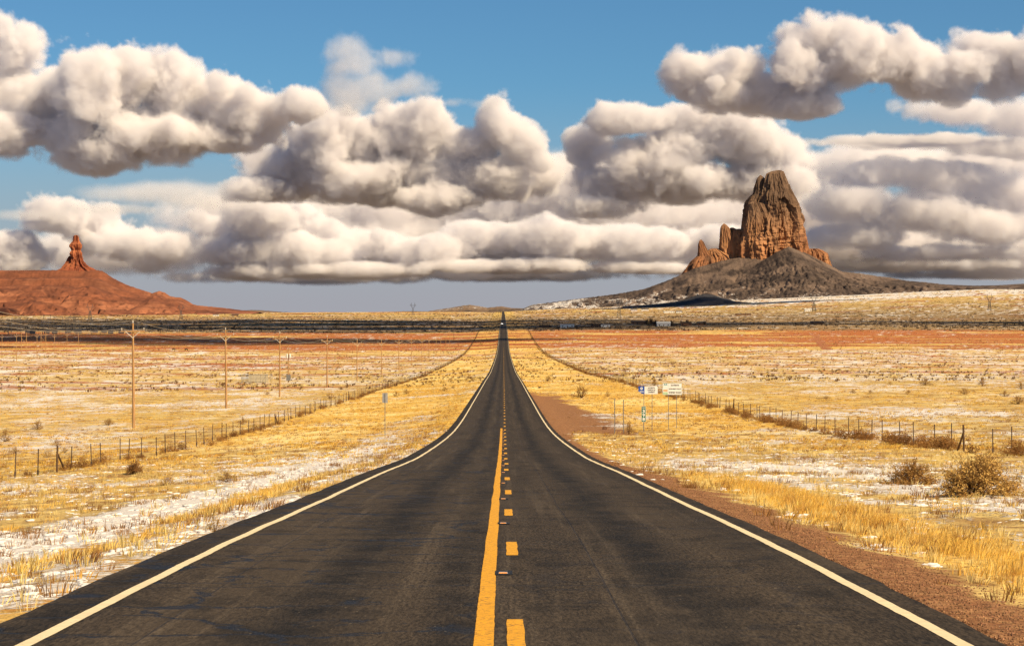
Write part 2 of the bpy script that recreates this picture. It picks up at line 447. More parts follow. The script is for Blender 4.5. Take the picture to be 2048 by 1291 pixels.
for c, sd, nm in ((-3.72, 1, 'left'), (3.58, 2, 'right')):
    q = c + .022 * fbm(fine_y / 5, fine_y * 0, 2, 15 + sd)
    e1 = .006 * fbm(fine_y / .5, fine_y * 0, 3, 25 + sd)
    v, f = strip(fine_y, q - .062 + e1, q + .062 - e1, .004)
    o = link('edge_line', mesh('edge_line', v, f), PWHITE, road)
    o['label'] = 'cream white line along the %s edge of the road' % nm
ys = np.geomspace(14, 196, 500)
q = -.160 + .012 * fbm(ys / 6, ys * 0, 2, 33)
v, f = strip(ys, q - .079 + .004 * fbm(ys / .4, ys * 0, 2, 34), q + .079 + .004 * fbm(ys / .4, ys * 0, 2, 35), .004)
link('centre_line', mesh('centre_line', v, f), PYEL, road)
k = 0
while True:
    y1 = 21.5 + 12.19 * k
    if y1 > 1700: break
    ys = np.linspace(y1 - 3.1, y1, 9)
    dx = .012 * math.sin(k * 2.3)
    v, f = strip(ys, .10 + dx - .072 + .004 * np.sin(ys * 5 + k), .10 + dx + .072 + .004 * np.cos(ys * 4 + k), .004)
    link('centre_dash', mesh('centre_dash', v, f), PYEL, road)
    k += 1
# low reflective markers let into slots along the centre line
SLOT = M('marker_slot', (.012, .012, .014), (.008, .008, .009), 30, .6)
REFL = M('amber_reflector', (.75, .33, .10), (.55, .22, .06), 40, .35)
MBODY = M('marker_body', (.42, .40, .42), (.2, .2, .24), 60, .4)
for i in range(14):
    y = 27.2 + 12.19 * i
    e = empty('pavement_marker', (-.005, y, float(road_z(y))))
    tag(e, 'amber %s pavement marker counting away from the camera' % ('reflective' if i == 0 else ORD[i] + ' reflective'), 'road marker', 'reflective markers along the centre line')
    e['label'] = ('nearest amber reflective marker beside the yellow centre line' if i == 0 else
                  'amber reflective marker beside the yellow centre line, %s nearest to the camera' % ORD[i])
    sl = math.atan((float(road_z(y + .5)) - float(road_z(y - .5))))
    MB().box((.01, .12, .003), (.19, .62, .006), rx=sl).build('slot', SLOT, e)
    b = MB(); b.add([(-.055, -.05, .004), (.055, -.05, .004), (.055, .05, .004), (-.055, .05, .004), (-.045, -.02, .024), (.045, -.02, .024), (.045, .02, .024), (-.045, .02, .024)],
                    [(0, 1, 5, 4), (1, 2, 6, 5), (2, 3, 7, 6), (3, 0, 4, 7), (4, 5, 6, 7)])
    b.build('body', MBODY, e)
    b = MB(); b.add([(-.046, -.049, .008), (.046, -.049, .008), (.043, -.026, .0235), (-.043, -.026, .0235)], [(0, 1, 2, 3)])
    b.build('reflector', REFL, e)

# ------------------------------------------------------------------ dirt tracks
def track(pts, w, label_kind='structure'):
    p = np.array(pts, float)
    d = np.r_[0, np.cumsum(np.hypot(*np.diff(p, axis=0).T))]
    t = np.linspace(0, d[-1], max(8, int(d[-1] / 3)))
    x = np.interp(t, d, p[:, 0]); y = np.interp(t, d, p[:, 1])
    x = x + 0; nx = -np.gradient(y); ny = np.gradient(x); l = np.hypot(nx, ny); nx /= l; ny /= l
    vv = []
    for s in np.linspace(-1, 1, 5):
        ww = w / 2 * s * (1 + .25 * fbm(t / 6, t * 0 + s, 2, 3))
        X = x + nx * ww; Y = y + ny * ww
        vv.append(np.stack([X, Y, ground(X, Y) + .05 - .03 * abs(s)], -1))
    vv = np.stack(vv, 1)
    return tag(link('dirt_track', mesh('dirt_track', vv, grid_faces(len(t), 5)), DIRT), kind='structure')
DIRT = M('red_dirt', (.42, .16, .06), (.24, .085, .035), 1.2, .95, bump=.03)
track([(-4.4, 792), (-24, 786), (-120, 800), (-260, 900)], 3.2)
track([(4.2, 800), (24, 790), (60, 770)], 3.0)
track([(-4.4, 1290), (-30, 1290), (-160, 1300)], 4.5)
track([(4.2, 1300), (40, 1298), (150, 1310)], 4.5)
a_, b_ = hit(1655, 699), hit(1628, 668)
track([a_[:2], b_[:2]], 7)

# ------------------------------------------------------------------ rock materials
def rock_material(name, c_light, c_mid, c_dark, scale, strata=0., snow=0., dark_top=None, snow_lo=0., bump=4.):
    m = bpy.data.materials.new(name); m.use_nodes = True
    nt = m.node_tree; g = G(nt); p = nt.nodes['Principled BSDF']
    p.inputs['Roughness'].default_value = .92; p.inputs['Specular IOR Level'].default_value = .15
    geo = g.n('ShaderNodeNewGeometry'); pos = geo.outputs['Position']
    sp = g.n('ShaderNodeSeparateXYZ'); g.inp(sp.inputs[0], pos)
    nn = g.n('ShaderNodeSeparateXYZ'); g.inp(nn.inputs[0], geo.outputs['Normal'])
    n1 = g.noise(g.v('MULTIPLY', pos, (1, 1, .28)), scale, 7, .65, .4); n2 = g.noise(pos, scale * .23, 5, .6, .3); n3 = g.noise(pos, scale * 5, 4, .7)
    col = g.mix(g.ss(n1, .34, .64), c_dark, c_mid)
    col = g.mix(g.ss(n2, .44, .62), col, c_light)
    col = g.mix(g.ss(n3, .56, .70, 0., .75), col, tuple(q * .55 for q in c_dark))
    if strata:
        z = g.m('ADD', sp.outputs[2], g.m('MULTIPLY', g.noise(pos, .004, 4), 16.))
        cb = g.n('ShaderNodeCombineXYZ'); g.inp(cb.inputs[2], z)
        st = g.noise(cb.outputs[0], strata, 5, .7)
        col = g.mix(g.ss(st, .40, .62, .6, 0.), col, tuple(q * .6 for q in c_mid))
        col = g.mix(g.ss(st, .56, .70, 0., .4), col, c_light)
    if dark_top:
        zz = g.m('ADD', sp.outputs[2], g.m('MULTIPLY', g.m('SUBTRACT', n2, .5), dark_top[2]))
        col = g.mix(g.ss(zz, dark_top[0], dark_top[1], 0., .86), col, g.mix(g.ss(n1, .35, .65), (.055, .042, .033), (.15, .105, .075)))
    if snow:
        sn = g.m('ADD', g.m('MULTIPLY', n3, .5), g.m('ADD', g.m('MULTIPLY', n1, .35), g.m('MULTIPLY', n2, .5)))
        sn = g.m('ADD', sn, g.m('MULTIPLY', nn.outputs[2], .22))
        if snow_lo: sn = g.m('ADD', sn, g.ss(sp.outputs[2], snow_lo, snow_lo * .35, -.06, .10))
        col = g.mix(g.ss(sn, 1.0 - snow, 1.07 - snow), col, (.60, .565, .54))
    g.inp(p.inputs['Base Color'], col)
    b = g.n('ShaderNodeBump'); b.inputs['Distance'].default_value = bump; b.inputs['Strength'].default_value = .9
    g.inp(b.inputs['Height'], g.m('ADD', n1, g.m('MULTIPLY', n3, .4))); g.inp(p.inputs['Normal'], b.outputs[0])
    return m
TOWER = rock_material('volcanic_breccia', (.52, .245, .105), (.31, .135, .062), (.085, .046, .03), .020, dark_top=(215, 470, 360), bump=3.5)
TALUS = rock_material('talus_scree', (.17, .118, .09), (.105, .074, .058), (.042, .031, .027), .034, snow=.018, snow_lo=150., bump=7.)
REDROCK = rock_material('red_sandstone', (.44, .15, .065), (.32, .092, .042), (.15, .042, .024), .06, strata=.12, bump=2.)
MESA = rock_material('mesa_shale', (.40, .16, .082), (.255, .088, .044), (.11, .043, .027), .02, strata=.11, snow=-.02, bump=3.)
BASALT = rock_material('black_cinder', (.045, .043, .048), (.035, .034, .038), (.022, .022, .026), .02, bump=2.)
DARKHILL = rock_material('brown_hill', (.19, .125, .08), (.14, .095, .065), (.075, .055, .042), .012, snow=-.02, bump=2.)

# ------------------------------------------------------------------ hills seen against the sky: a ridge line with slopes to front and back
def ridge_hill(name, pts, D, front, back, mat, shape=1.25, noise=8., nscale=90., seed=1, n=260, m=70, gully=0., edge=.8, label=None, parent=None, foot=6., ridge=None, calm=0., taper=True):
    px = np.array([p[0] for p in pts], float); py = np.array([p[1] for p in pts], float)
    s = np.linspace(px[0], px[-1], n)
    top = np.interp(s, px, py) + edge * fbm(s / 6, s * 0, 4, seed)
    X = (s - CX) * D / F
    Zr = (CY - top) * D / F
    t = np.concatenate([np.linspace(0, 1, m), np.linspace(1, 2, max(10, m // 3))[1:]])
    Yo = np.where(t <= 1, D - front * (1 - t), D + back * (t - 1))
    XX = np.repeat(X[None], len(t), 0); YY = np.repeat(Yo[:, None], n, 1)
    if ridge is not None: YY = YY + np.repeat(np.interp(s, px, ridge)[None], len(t), 0)
    base = ground(XX, YY, False) - foot
    k = np.where(t <= 1, t, 2 - t)[:, None]
    sh = shape(k) if callable(shape) else k ** shape
    uu = np.linspace(0, 1, n)[None]
    H = np.maximum(Zr[None] - base, 0) * (sst(0, .05, uu) * sst(1, .95, uu) if taper else 1)
    Z = base + H * sh
    w = np.sin(np.pi * np.clip(k, 0, 1)) ** .8
    w = np.where(t[:, None] <= 1, w, w * .5)
    w = w * (1 - calm * k ** 1.5)
    Z = Z + noise * w * fbm(XX / nscale, YY / nscale, 5, seed + 3) * np.clip(H / 40, 0.15, 1)
    if gully:
        r = np.abs(fbm(XX / nscale * 1.3 + .3 * fbm(XX / 60, YY / 60, 3, seed), YY / (nscale * 3.2), 4, seed + 7))
        Z = Z - gully * w * np.clip(1 - r * 2.6, 0, 1) * np.clip(H / 50, 0, 1)
    me = mesh(name, np.stack([XX, YY, Z], -1), grid_faces(len(t), n), True)
    return link(name, me, mat, parent)

# ------------------------------------------------------------------ volcanic peak on the right
D1 = 8450.
peak = empty('volcanic_peak', ((1545 - CX) * D1 / F, D1, gz((1545 - CX) * D1 / F, D1)))
tag(peak, 'tall jagged volcanic rock tower rising from snow dusted dark talus slopes', 'mountain')
PINV = Matrix.Translation(-Vector(peak.location))
def loft(name, levels, dy, mat, seed, depth=.8, na=170, nz=150, amp=.10, flute=16., parent=peak, D=D1, origin=None, tilt=0.):
    """rock body given by its left and right limits at several heights (photo rows), with vertical ribs and ledges"""
    origin = origin if origin is not None else Vector(parent.location)
    k = D / F
    ly = np.array([l[0] for l in levels], float)
    yy = np.linspace(ly[0], ly[-1], nz)
    L = np.interp(yy, ly, [l[1] for l in levels]); Rr = np.interp(yy, ly, [l[2] for l in levels])
    c = (L + Rr) / 2; a = (Rr - L) / 2
    A = np.linspace(0, 2 * np.pi, na, endpoint=False)
    ca, sa = np.cos(A)[None], np.sin(A)[None]
    Yk = yy[:, None]
    per = lambda fx, fy, sd, o=4: fbm(ca * fx + 31.7 + sa * 3.1 * 0, sa * fx + Yk * fy, o, sd)
    rib = per(flute / 5, .022, seed); rib2 = per(flute / 1.6, .05, seed + 5)
    big = per(1.3, .03, seed + 9, 3)
    crack = np.clip(1 - np.abs(per(flute / 3.2, .006, seed + 13)) * 5, 0, 1)
    led = np.abs(fbm(Yk / 9 + ca * .8, sa * 1.2 + Yk * 0, 3, seed + 17))
    blk = per(flute / 2.6, .10, seed + 25, 4)
    def cells(nc, hc, sd):
        w = .35 * per(1.5, .02, sd, 3)
        ci = np.floor((A[None] / (2 * np.pi) + .02 * w) * nc + .6 * w)
        hj = np.floor(Yk / hc + _h(ci, ci * 0, sd) / 65536 * 3 + .5 * w)
        return _h(ci, hj, sd + 1) / 65536. - .5
    joint = 2.7 * cells(flute * .7, 95., seed + 31) + 1.0 * cells(flute * 1.7, 42., seed + 37) + .1 * cells(flute * 4.5, 12., seed + 41)
    r = 1 + amp * 1.15 * joint + amp * (.75 * rib + .25 * rib2 + .9 * big + .4 * blk) - amp * 2.4 * crack * np.clip(.5 + 1.4 * big + rib2, 0, 1.3) - amp * .55 * led
    side = np.abs(ca) ** 6
    r = r * (1 - side * .45) + side * .45 * (1 + amp * .6 * blk)        # keeps the outline close to the traced one
    se = (np.abs(ca) ** 2.6 + np.abs(sa) ** 2.6) ** (-1 / 2.6)
    X = (c[:, None] - CX + a[:, None] * ca * se * r) * k
    Y = D + dy * k + a[:, None] * sa * se * r * k * depth + tilt * (yy[:, None] - ly[0]) * k
    Z = (CY - Yk + .8 * fbm(ca * 2.2 + Yk / 14, sa * 2.2, 3, seed + 21) * np.clip((Yk - ly[0]) / 6, 0, 1)) * k
    Z = np.broadcast_to(Z, X.shape)
    v = np.stack([X, Y, Z], -1) - np.array(origin)
    i = np.arange(nz * na).reshape(nz, na)
    j = np.roll(i, -1, 1)
    f = np.stack([i[:-1], i[1:], j[1:], j[:-1]], -1).reshape(-1, 4)
    topc = np.array([[(c[0] - CX) * k, D + dy * k, (CY - ly[0] + .5) * k]]) - np.array(origin)
    v = np.concatenate([v.reshape(-1, 3), topc])
    me = mesh(name, v, f, False)
    bm = bmesh.new(); bm.from_mesh(me); bm.verts.ensure_lookup_table()
    tv = bm.verts[nz * na]
    for q in range(na): bm.faces.new((bm.verts[q], bm.verts[(q + 1) % na], tv))
    bmesh.ops.recalc_face_normals(bm, faces=bm.faces)
    bm.to_mesh(me); bm.free()
    return link(name, me, mat, parent)
loft('summit_tower', [(340.5, 1554, 1562), (343, 1543, 1567), (348, 1533, 1569), (362, 1529, 1575), (377, 1525, 1582), (400, 1518, 1591), (428, 1507, 1601), (450, 1499, 1607), (475, 1492, 1611), (500, 1487, 1614), (535, 1484, 1617)], 0, TOWER, 101, .85, 260, 240, .085, 17)
loft('west_buttress', [(350, 1520, 1523), (354, 1517, 1528), (358, 1514, 1531), (377, 1509, 1536), (388, 1505, 1540), (394, 1498, 1540), (405, 1490, 1541), (433, 1487, 1543), (448, 1485, 1545), (535, 1481, 1548)], 6, TOWER, 133, .9, 190, 200, .10, 13)
loft('front_buttress', [(404, 1501, 1507), (408, 1496, 1524), (425, 1494, 1536), (455, 1487, 1548), (490, 1480, 1556), (535, 1474, 1560)], -24, TOWER, 151, .7, 190, 170, .09, 15)
loft('shoulder', [(458, 1472, 1482), (462, 1467, 1495), (480, 1463, 1505), (535, 1458, 1520)], -4, TOWER, 161, .9, 150, 120, .11, 12)
loft('pinnacle', [(447, 1447, 1449), (450, 1444, 1453), (456, 1441, 1458), (470, 1440, 1464), (500, 1439, 1470), (530, 1437, 1476)], 0, TOWER, 171, .8, 130, 120, .10, 9)
loft('pinnacle', [(455, 1462, 1468), (458, 1458, 1473), (475, 1457, 1474), (530, 1452, 1482)], 8, TOWER, 181, .8, 130, 110, .11, 9)
loft('lower_crag', [(479.5, 1399.5, 1402.5), (483, 1397, 1406), (490, 1395.5, 1410), (503, 1395, 1416), (512, 1394, 1424), (514, 1391, 1430), (521, 1382, 1434), (538, 1370, 1438), (565, 1352, 1446)], -6, TOWER, 191, .8, 160, 150, .10, 11)
loft('lower_crag', [(497, 1422, 1437), (500, 1416, 1443), (506, 1411, 1455), (513, 1408, 1467), (521, 1404, 1476), (550, 1398, 1486)], 4, TOWER, 201, .8, 150, 90, .10, 12)
loft('east_knob', [(497, 1611, 1638), (501, 1606, 1646), (507, 1603, 1654), (520, 1600, 1658), (548, 1596, 1666)], 12, TOWER, 211, .8, 150, 90, .11, 12)
loft('front_crag', [(515, 1546, 1572), (522, 1540, 1580), (535, 1535, 1586), (556, 1531, 1592)], -62, TOWER, 221, .6, 150, 90, .10, 13)
ta = ridge_hill('talus_slope', [(1015, 619), (1040, 611), (1090, 606), (1150, 598), (1230, 588), (1287, 578), (1329, 563), (1355, 552), (1390, 536), (1440, 522), (1490, 512), (1545, 504), (1578, 494), (1600, 500), (1625, 512), (1662, 531), (1683, 543), (1726, 547), (1754, 552), (1782, 555), (1812, 561), (1850, 564), (1900, 570), (1960, 577), (2010, 582), (2080, 586), (2140, 590)],
                D1 - 60, 1050, 900, TALUS, lambda k: .62 * k ** 2.0 + .38 * k ** 5, 15., 120., 7, 620, 190, 17., .9)
ta.parent = peak; ta.matrix_parent_inverse = PINV
ta = ridge_hill('talus_cone', [(1380, 592), (1430, 568), (1480, 546), (1520, 524), (1555, 503), (1578, 493), (1600, 502), (1640, 526), (1680, 546), (1730, 566), (1790, 590)],
                D1 - 150, 800, 300, TALUS, 1.45, 7., 42., 17, 260, 130, 8., .8)
ta.parent = peak; ta.matrix_parent_inverse = PINV

# ------------------------------------------------------------------ red mesa with its spire on the left
D2 = 6600.
def mesa_shape(k):
    return np.interp(k, [0, .30, .52, .74, .80, .86, .89, .95, .97, 1], [0, .08, .25, .55, .62, .66, .80, .84, .96, 1])
mesa = ridge_hill('mesa', [(-160, 543), (-40, 541), (0, 540.5), (188, 539.5), (204, 541), (228, 557), (254, 569.5), (279, 578), (305, 586), (312, 583.5), (318, 581.5), (330, 585), (340, 592), (352, 594), (361, 594.5), (373, 600), (384, 607.5), (396, 610.5), (444, 615), (484, 620), (520, 624)],
                  D2, 900, 800, MESA, mesa_shape, 13., 110., 27, 460, 200, 20., .6, calm=.85, taper=False)
tag(mesa, kind='structure')
spire = empty('rock_spire', ((149 - CX) * D2 / F, D2, (CY - 540) * D2 / F))
tag(spire, 'slender red sandstone spire with bulging head standing on the flat mesa top', 'rock')
SPK = [(469.5, 146, 151), (471, 143.8, 152.6), (475, 143.2, 153.6), (481, 143, 154.2), (485, 141, 156.5), (489, 138.5, 158.5), (493, 138, 159), (497, 140.5, 158.5), (500, 141.5, 157.3), (503, 139.5, 158.8), (507, 138.2, 160.2), (514, 139.5, 160), (518, 139, 161.5), (523, 137.5, 163.5), (527, 135, 167), (532, 131, 172), (537, 124, 182), (545, 112, 196)]
loft('column', SPK, 22, REDROCK, 301, .9, 90, 110, .20, 6, spire, D2)
loft('side_crag', [(511, 133.5, 136.5), (514, 131, 139), (521, 128, 141), (527, 125, 144), (533, 120, 149), (545, 112, 156)], 26, REDROCK, 311, .8, 110, 90, .10, 9, spire, D2)
loft('skirt', [(529, 142, 164), (533, 130, 174), (537, 119, 183), (541, 110, 190), (548, 102, 198)], 22, REDROCK, 321, .8, 120, 50, .06, 10, spire, D2)

# ------------------------------------------------------------------ lesser hills
for nm, pts, D, fr, mt, sd, sh in (
        ('hill', [(1230, 613), (1280, 610), (1320, 606.5), (1350, 603), (1372, 598), (1392, 590.5), (1405, 588), (1425, 588.5), (1443, 595), (1470, 602), (1520, 606), (1570, 609)], 6500, 300, BASALT, 41, 1.3),
        ('hill', [(840, 625), (872, 619.5), (905, 614.5), (925, 611), (940, 609.3), (958, 612), (975, 615), (990, 613.5), (1003, 612.2), (1022, 615.5), (1060, 617), (1120, 622)], 11500, 700, DARKHILL, 51, 1.1),
        ('hill', [(430, 627), (470, 621.5), (505, 619.5), (520, 620), (545, 622), (565, 623.5), (600, 625.5), (660, 627)], 9200, 500, DARKHILL, 61, 1.1),
        ('hill', [(640, 628), (690, 626), (740, 624.5), (790, 623), (815, 622), (850, 622.3), (880, 624), (920, 627)], 10500, 500, DARKHILL, 71, 1.1),
        ('hill', [(1660, 590), (1720, 572), (1790, 563), (1850, 566), (1900, 569), (1950, 571), (2000, 570), (2048, 567), (2110, 570), (2160, 580)], 9300, 900, TALUS, 81, 1.3)):
    tag(ridge_hill(nm, pts, D, fr, fr, mt, sh, 4., 90., sd, 220, 60, 5., .5), kind='structure')

# ------------------------------------------------------------------ roadside fences
def fence(X0, y0, y1, step, seed, label):
    r = np.random.default_rng(seed)
    root = empty('wire_fence', (X0, y0, gz(X0, y0)))
    tag(root, label, 'fence')
    o = np.array(root.location)
    ys = []; y = y0
    while y < y1:
        ys.append(y); y += step * r.uniform(.93, 1.07)
    ys = np.array(ys); xs = X0 + r.normal(0, .12, len(ys)); zs = ground(xs, ys)
    # steel line post: T section with a slight lean
    pm = MB().box((0, 0, .63), (.055, .012, 1.36)).box((0, .02, .63), (.012, .04, 1.36)).box((0, -.012, .2), (.1, .012, .22)).me('post')
    pm.materials.append(RUST)
    wm = MB().lathe((0, 0, -.1), [(.055, 0), (.053, .9), (.05, 1.42), (.04, 1.45)], 8).me('brace_post'); wm.materials.append(FWOOD)
    far = MB()
    wood = {}
    for i, (x, y, z) in enumerate(zip(xs, ys, zs)):
        if i % 23 == 5: wood[i] = 1
        if i < 290:
            q = link('brace_post' if i in wood else 'post', wm if i in wood else pm, None, root, (x - o[0], y - o[1], z - o[2]))
            q.rotation_euler = (r.normal(0, .025), r.normal(0, .025), r.uniform(-.3, .3))
            q.scale = (1, 1, r.uniform(.92, 1.08))
        else:
            far.box((x - o[0], y - o[1], z - o[2] + .62), (.07, .05, 1.3))
    q = far.build('post', RUST, root); q['kind'] = 'stuff'
    q['label'] = 'far posts of the fence merging into a dark line'
    for i in wood:                                      # leaning strut beside each timber post
        if i < 150 and i + 1 < len(ys):
            a = np.array((xs[i], ys[i], zs[i] + 1.05)) - o
            b = np.array((xs[i] + .05, ys[i] + 2.0, float(ground(xs[i] + .05, ys[i] + 2.0)) + .02)) - o
            MB().bar(a, b, .05, .055, 7).build('strut', FWOOD, root)
    for h in (.35, .62, .90, 1.2):
        v = []; f = []
        sub = 2
        P = []
        for i in range(len(ys)):
            P.append((xs[i] - o[0], ys[i] - o[1], zs[i] - o[2] + h))
        P = np.array(P); rad = np.clip(.0022 * (1 + ys / 130), .004, .02)
        ring = np.array([(1, 0), (-.5, .87), (-.5, -.87)])
        vv = P[:, None, :] + np.stack([ring[:, 0][None] * rad[:, None], 0 * rad[:, None] * ring[:, 0][None], ring[:, 1][None] * rad[:, None]], -1)
        idx = np.arange(len(ys) * 3).reshape(-1, 3); nx = np.roll(idx, -1, 1)
        ff = np.stack([idx[:-1], nx[:-1], nx[1:], idx[1:]], -1).reshape(-1, 4)
        link('wire', mesh('wire', vv, ff), WIRE, root)
    return xs, ys
FWOOD = M('grey_fence_timber', (.13, .075, .04), (.07, .04, .025), 5, .9, stretch=(5, 5, .6))
LX, LY = fence(-23.6, 104, 2500, 5.4, 3, 'long wire fence on thin steel posts left of the road')
RX, RY = fence(24.0, 100, 2500, 5.5, 4, 'long wire fence with dry weeds at its foot right of the road')

# ------------------------------------------------------------------ utility poles along the left field
def utility_pole(h=11.2, arm=2.55, kind='cross'):
    e = empty('utility_pole')
    MB().bar((0, 0, -.3), (0, 0, h), .165, .10, 10).build('pole', WOOD, e, smooth=False)
    if kind == 'cross':
        az = h - .85
        ca_ = MB().box((0, -.12, az), (arm, .12, .16)).build('crossarm', WOOD, e)
        for s in (-1, 1):
            MB().bar((s * arm * .30, -.19, az - .02), (0, -.15, az - .72), .032, n=5).build('brace', PORC, ca_)
            MB().lathe((s * (arm / 2 - .09), -.12, az + .06), [(.018, 0), (.018, .10), (.07, .11), (.05, .17), (.075, .19), (.045, .27), (.02, .30)], 8).build('insulator', PORC, ca_)
        MB().lathe((0, 0, h), [(.03, 0), (.03, .12), (.085, .13), (.06, .20), (.085, .22), (.05, .32), (.02, .36)], 8).build('insulator', PORC, e)
    return e
PY = [178, 265, 353, 440, 552, 672, 808, 938, 1065, 1192, 1320, 1450, 1556, 1690, 1830, 1980]
p0 = utility_pole()
tips = []
for i, y in enumerate(PY):
    e = p0 if i == 0 else copy_tree(p0)
    x = -39.6 + random.uniform(-.25, .25)
    e.location = (x, y, gz(x, y)); e.rotation_euler = (random.uniform(-.008, .008), random.uniform(-.012, .012), random.uniform(-.06, .06))
    if i == 0: lab = 'wooden utility pole with crossarm standing just outside the left of the view'
    elif i == 1: lab = 'nearest and tallest wooden utility pole with crossarm at far left'
    else: lab = 'wooden utility pole with crossarm, %s from the left in the roadside line' % ORD[i - 1]
    tag(e, lab, 'utility pole', 'utility poles left of the road')
    z = e.location.z
    tips.append([(x - 1.185, y - .12, z + 10.65), (x, y, z + 11.52), (x + 1.185, y - .12, z + 10.65)])
def span(mb, a, b, sag, r, n=14):
    a = Vector(a); b = Vector(b); prev = a
    for k in range(1, n + 1):
        t = k / n
        p = a.lerp(b, t) + Vector((0, 0, -4 * sag * t * (1 - t)))
        mb.bar(prev, p, r, n=4, caps=False); prev = p
WIREP = M('overhead_wire', (.45, .36, .25), (.35, .28, .2), 1, .4, metal=.3)
for c, nm in enumerate(('left end of the crossarms', 'tops of the poles', 'right end of the crossarms')):
    mb = MB()
    for i in range(len(tips) - 1):
        span(mb, tips[i][c], tips[i + 1][c], .9, .020 + .012 * i / 10)
    span(mb, (tips[0][c][0], tips[0][c][1] - 80, tips[0][c][2] + 2.4), tips[0][c], .7, .020)
    tag(mb.build('overhead_wire', WIREP), 'thin overhead wire strung from the %s' % nm, 'wire', 'overhead wires of the roadside line')

# pole with a transformer by the fenced yard
def solid(name, mb, mat, parent): return mb.build(name, mat, parent)
tx, ty, tz = hit(577, 764)
e = empty('utility_pole', (tx, ty, tz))
tag(e, 'wooden pole with pale transformer cans beside the small fenced yard', 'utility pole')
MB().bar((0, 0, -.3), (0, 0, 9.4), .16, .11, 9).build('pole', WOOD, e)
MB().box((0, -.1, 8.5), (1.5, .09, .11)).build('crossarm', WOOD, e)
for s in (-1, 1):
    MB().lathe((s * .38, -.2, 6.4), [(.24, 0), (.25, .1), (.25, .85), (.2, .95), (.05, 1.05)], 10).build('transformer', PORC, e)
MB().box((0, -.2, 1.2), (1.1, .5, 1.5)).build('meter_box', STEEL, e)
# fenced yard with pale panels
fx, fy, fz = hit(516, 765)
e = empty('fenced_yard', (fx, fy, fz))
tag(e, 'small yard of chain link and pale panels left of the transformer pole', 'enclosure')
CHAIN = M('pale_mesh_panel', (.50, .43, .30), (.36, .30, .21), 6, .8)
for i in range(7):
    MB().bar((-4.2 + i * 1.28, -2, -.1), (-4.2 + i * 1.28, -2, 2.15), .04, n=6).build('post', STEEL, e)
    MB().bar((-4.2 + i * 1.28, 2, -.1), (-4.2 + i * 1.28, 2, 2.15), .04, n=6).build('post', STEEL, e)
for s in (-2, 2):
    MB().bar((-4.2, s, 2.1), (3.48, s, 2.1), .03, n=5).build('rail', STEEL, e)
    MB().bar((-4.2, s, 1.1), (3.48, s, 1.1), .025, n=5).build('rail', STEEL, e)
for i in range(3): MB().box((-1.6 + i * 1.75, -.6, 1.05), (1.68, .06, 2.0)).build('panel', CHAIN, e)
for i in range(26): MB().bar((-4.15 + i * .075, -2.0, .05), (-4.15 + i * .075, -2.0, 2.1), .012, n=4).build('slat', STEEL, e)
MB().bar((1.2, -2, .3), (2.4, -2, 2.0), .04, n=5).build('brace', STEEL, e)

# far-left pole lines
FARP = [(4, 716, 670), (33, 722, 668), (74, 716, 669), (109, 708, 670), (134, 707, 667), (157, 703, 665)]
for i, (px, py, pt) in enumerate(FARP):
    x, y, z = hit(px, py); h = (py - pt) * y / F
    e = utility_pole(h, 2.2)
    e.location = (x, y, z)
    tag(e, 'slim far utility pole behind the tall pole, %s from the left edge' % ORD[i], 'utility pole', 'far utility poles at left')
for i, (p1, p2, py, pt) in enumerate(((43, 53, 708, 664), (82, 91.5, 703, 662))):
    x1, y1, z1 = hit(p1, py); x2 = (p2 - CX) * y1 / F; h = (py - pt) * y1 / F
    e = empty('transmission_frame', ((x1 + x2) / 2, y1, z1)); w = (x2 - x1) / 2
    tag(e, '%s H-shaped wooden transmission frame with cross bracing at far left' % ('nearer' if i == 0 else 'farther'), 'pylon', 'H-frames at far left')
    for s in (-1, 1): MB().bar((s * w, 0, -.3), (s * w, 0, h), .2, .14, 8).build('pole', WOOD, e)
    MB().box((0, 0, h - 2.4), (w * 2 + 3.2, .15, .25)).build('crossarm', WOOD, e)
    MB().bar((-w, 0, h - 7.5), (w, 0, h - 3.8), .08, n=5).build('brace', WOOD, e)
    MB().bar((w, .2, h - 7.5), (-w, .2, h - 3.8), .08, n=5).build('brace', WOOD, e)
mb = MB()
for a, b in zip(FARP[:-1], FARP[1:]):
    A = hit(*a[:2]); B = hit(*b[:2])
    span(mb, (A[0], A[1], A[2] + (a[1] - a[2]) * A[1] / F), (B[0], B[1], B[2] + (b[1] - b[2]) * B[1] / F), 1., .03, 6)
tag(mb.build('overhead_wire', WIREP), 'thin overhead wire along the far poles at left', 'wire')

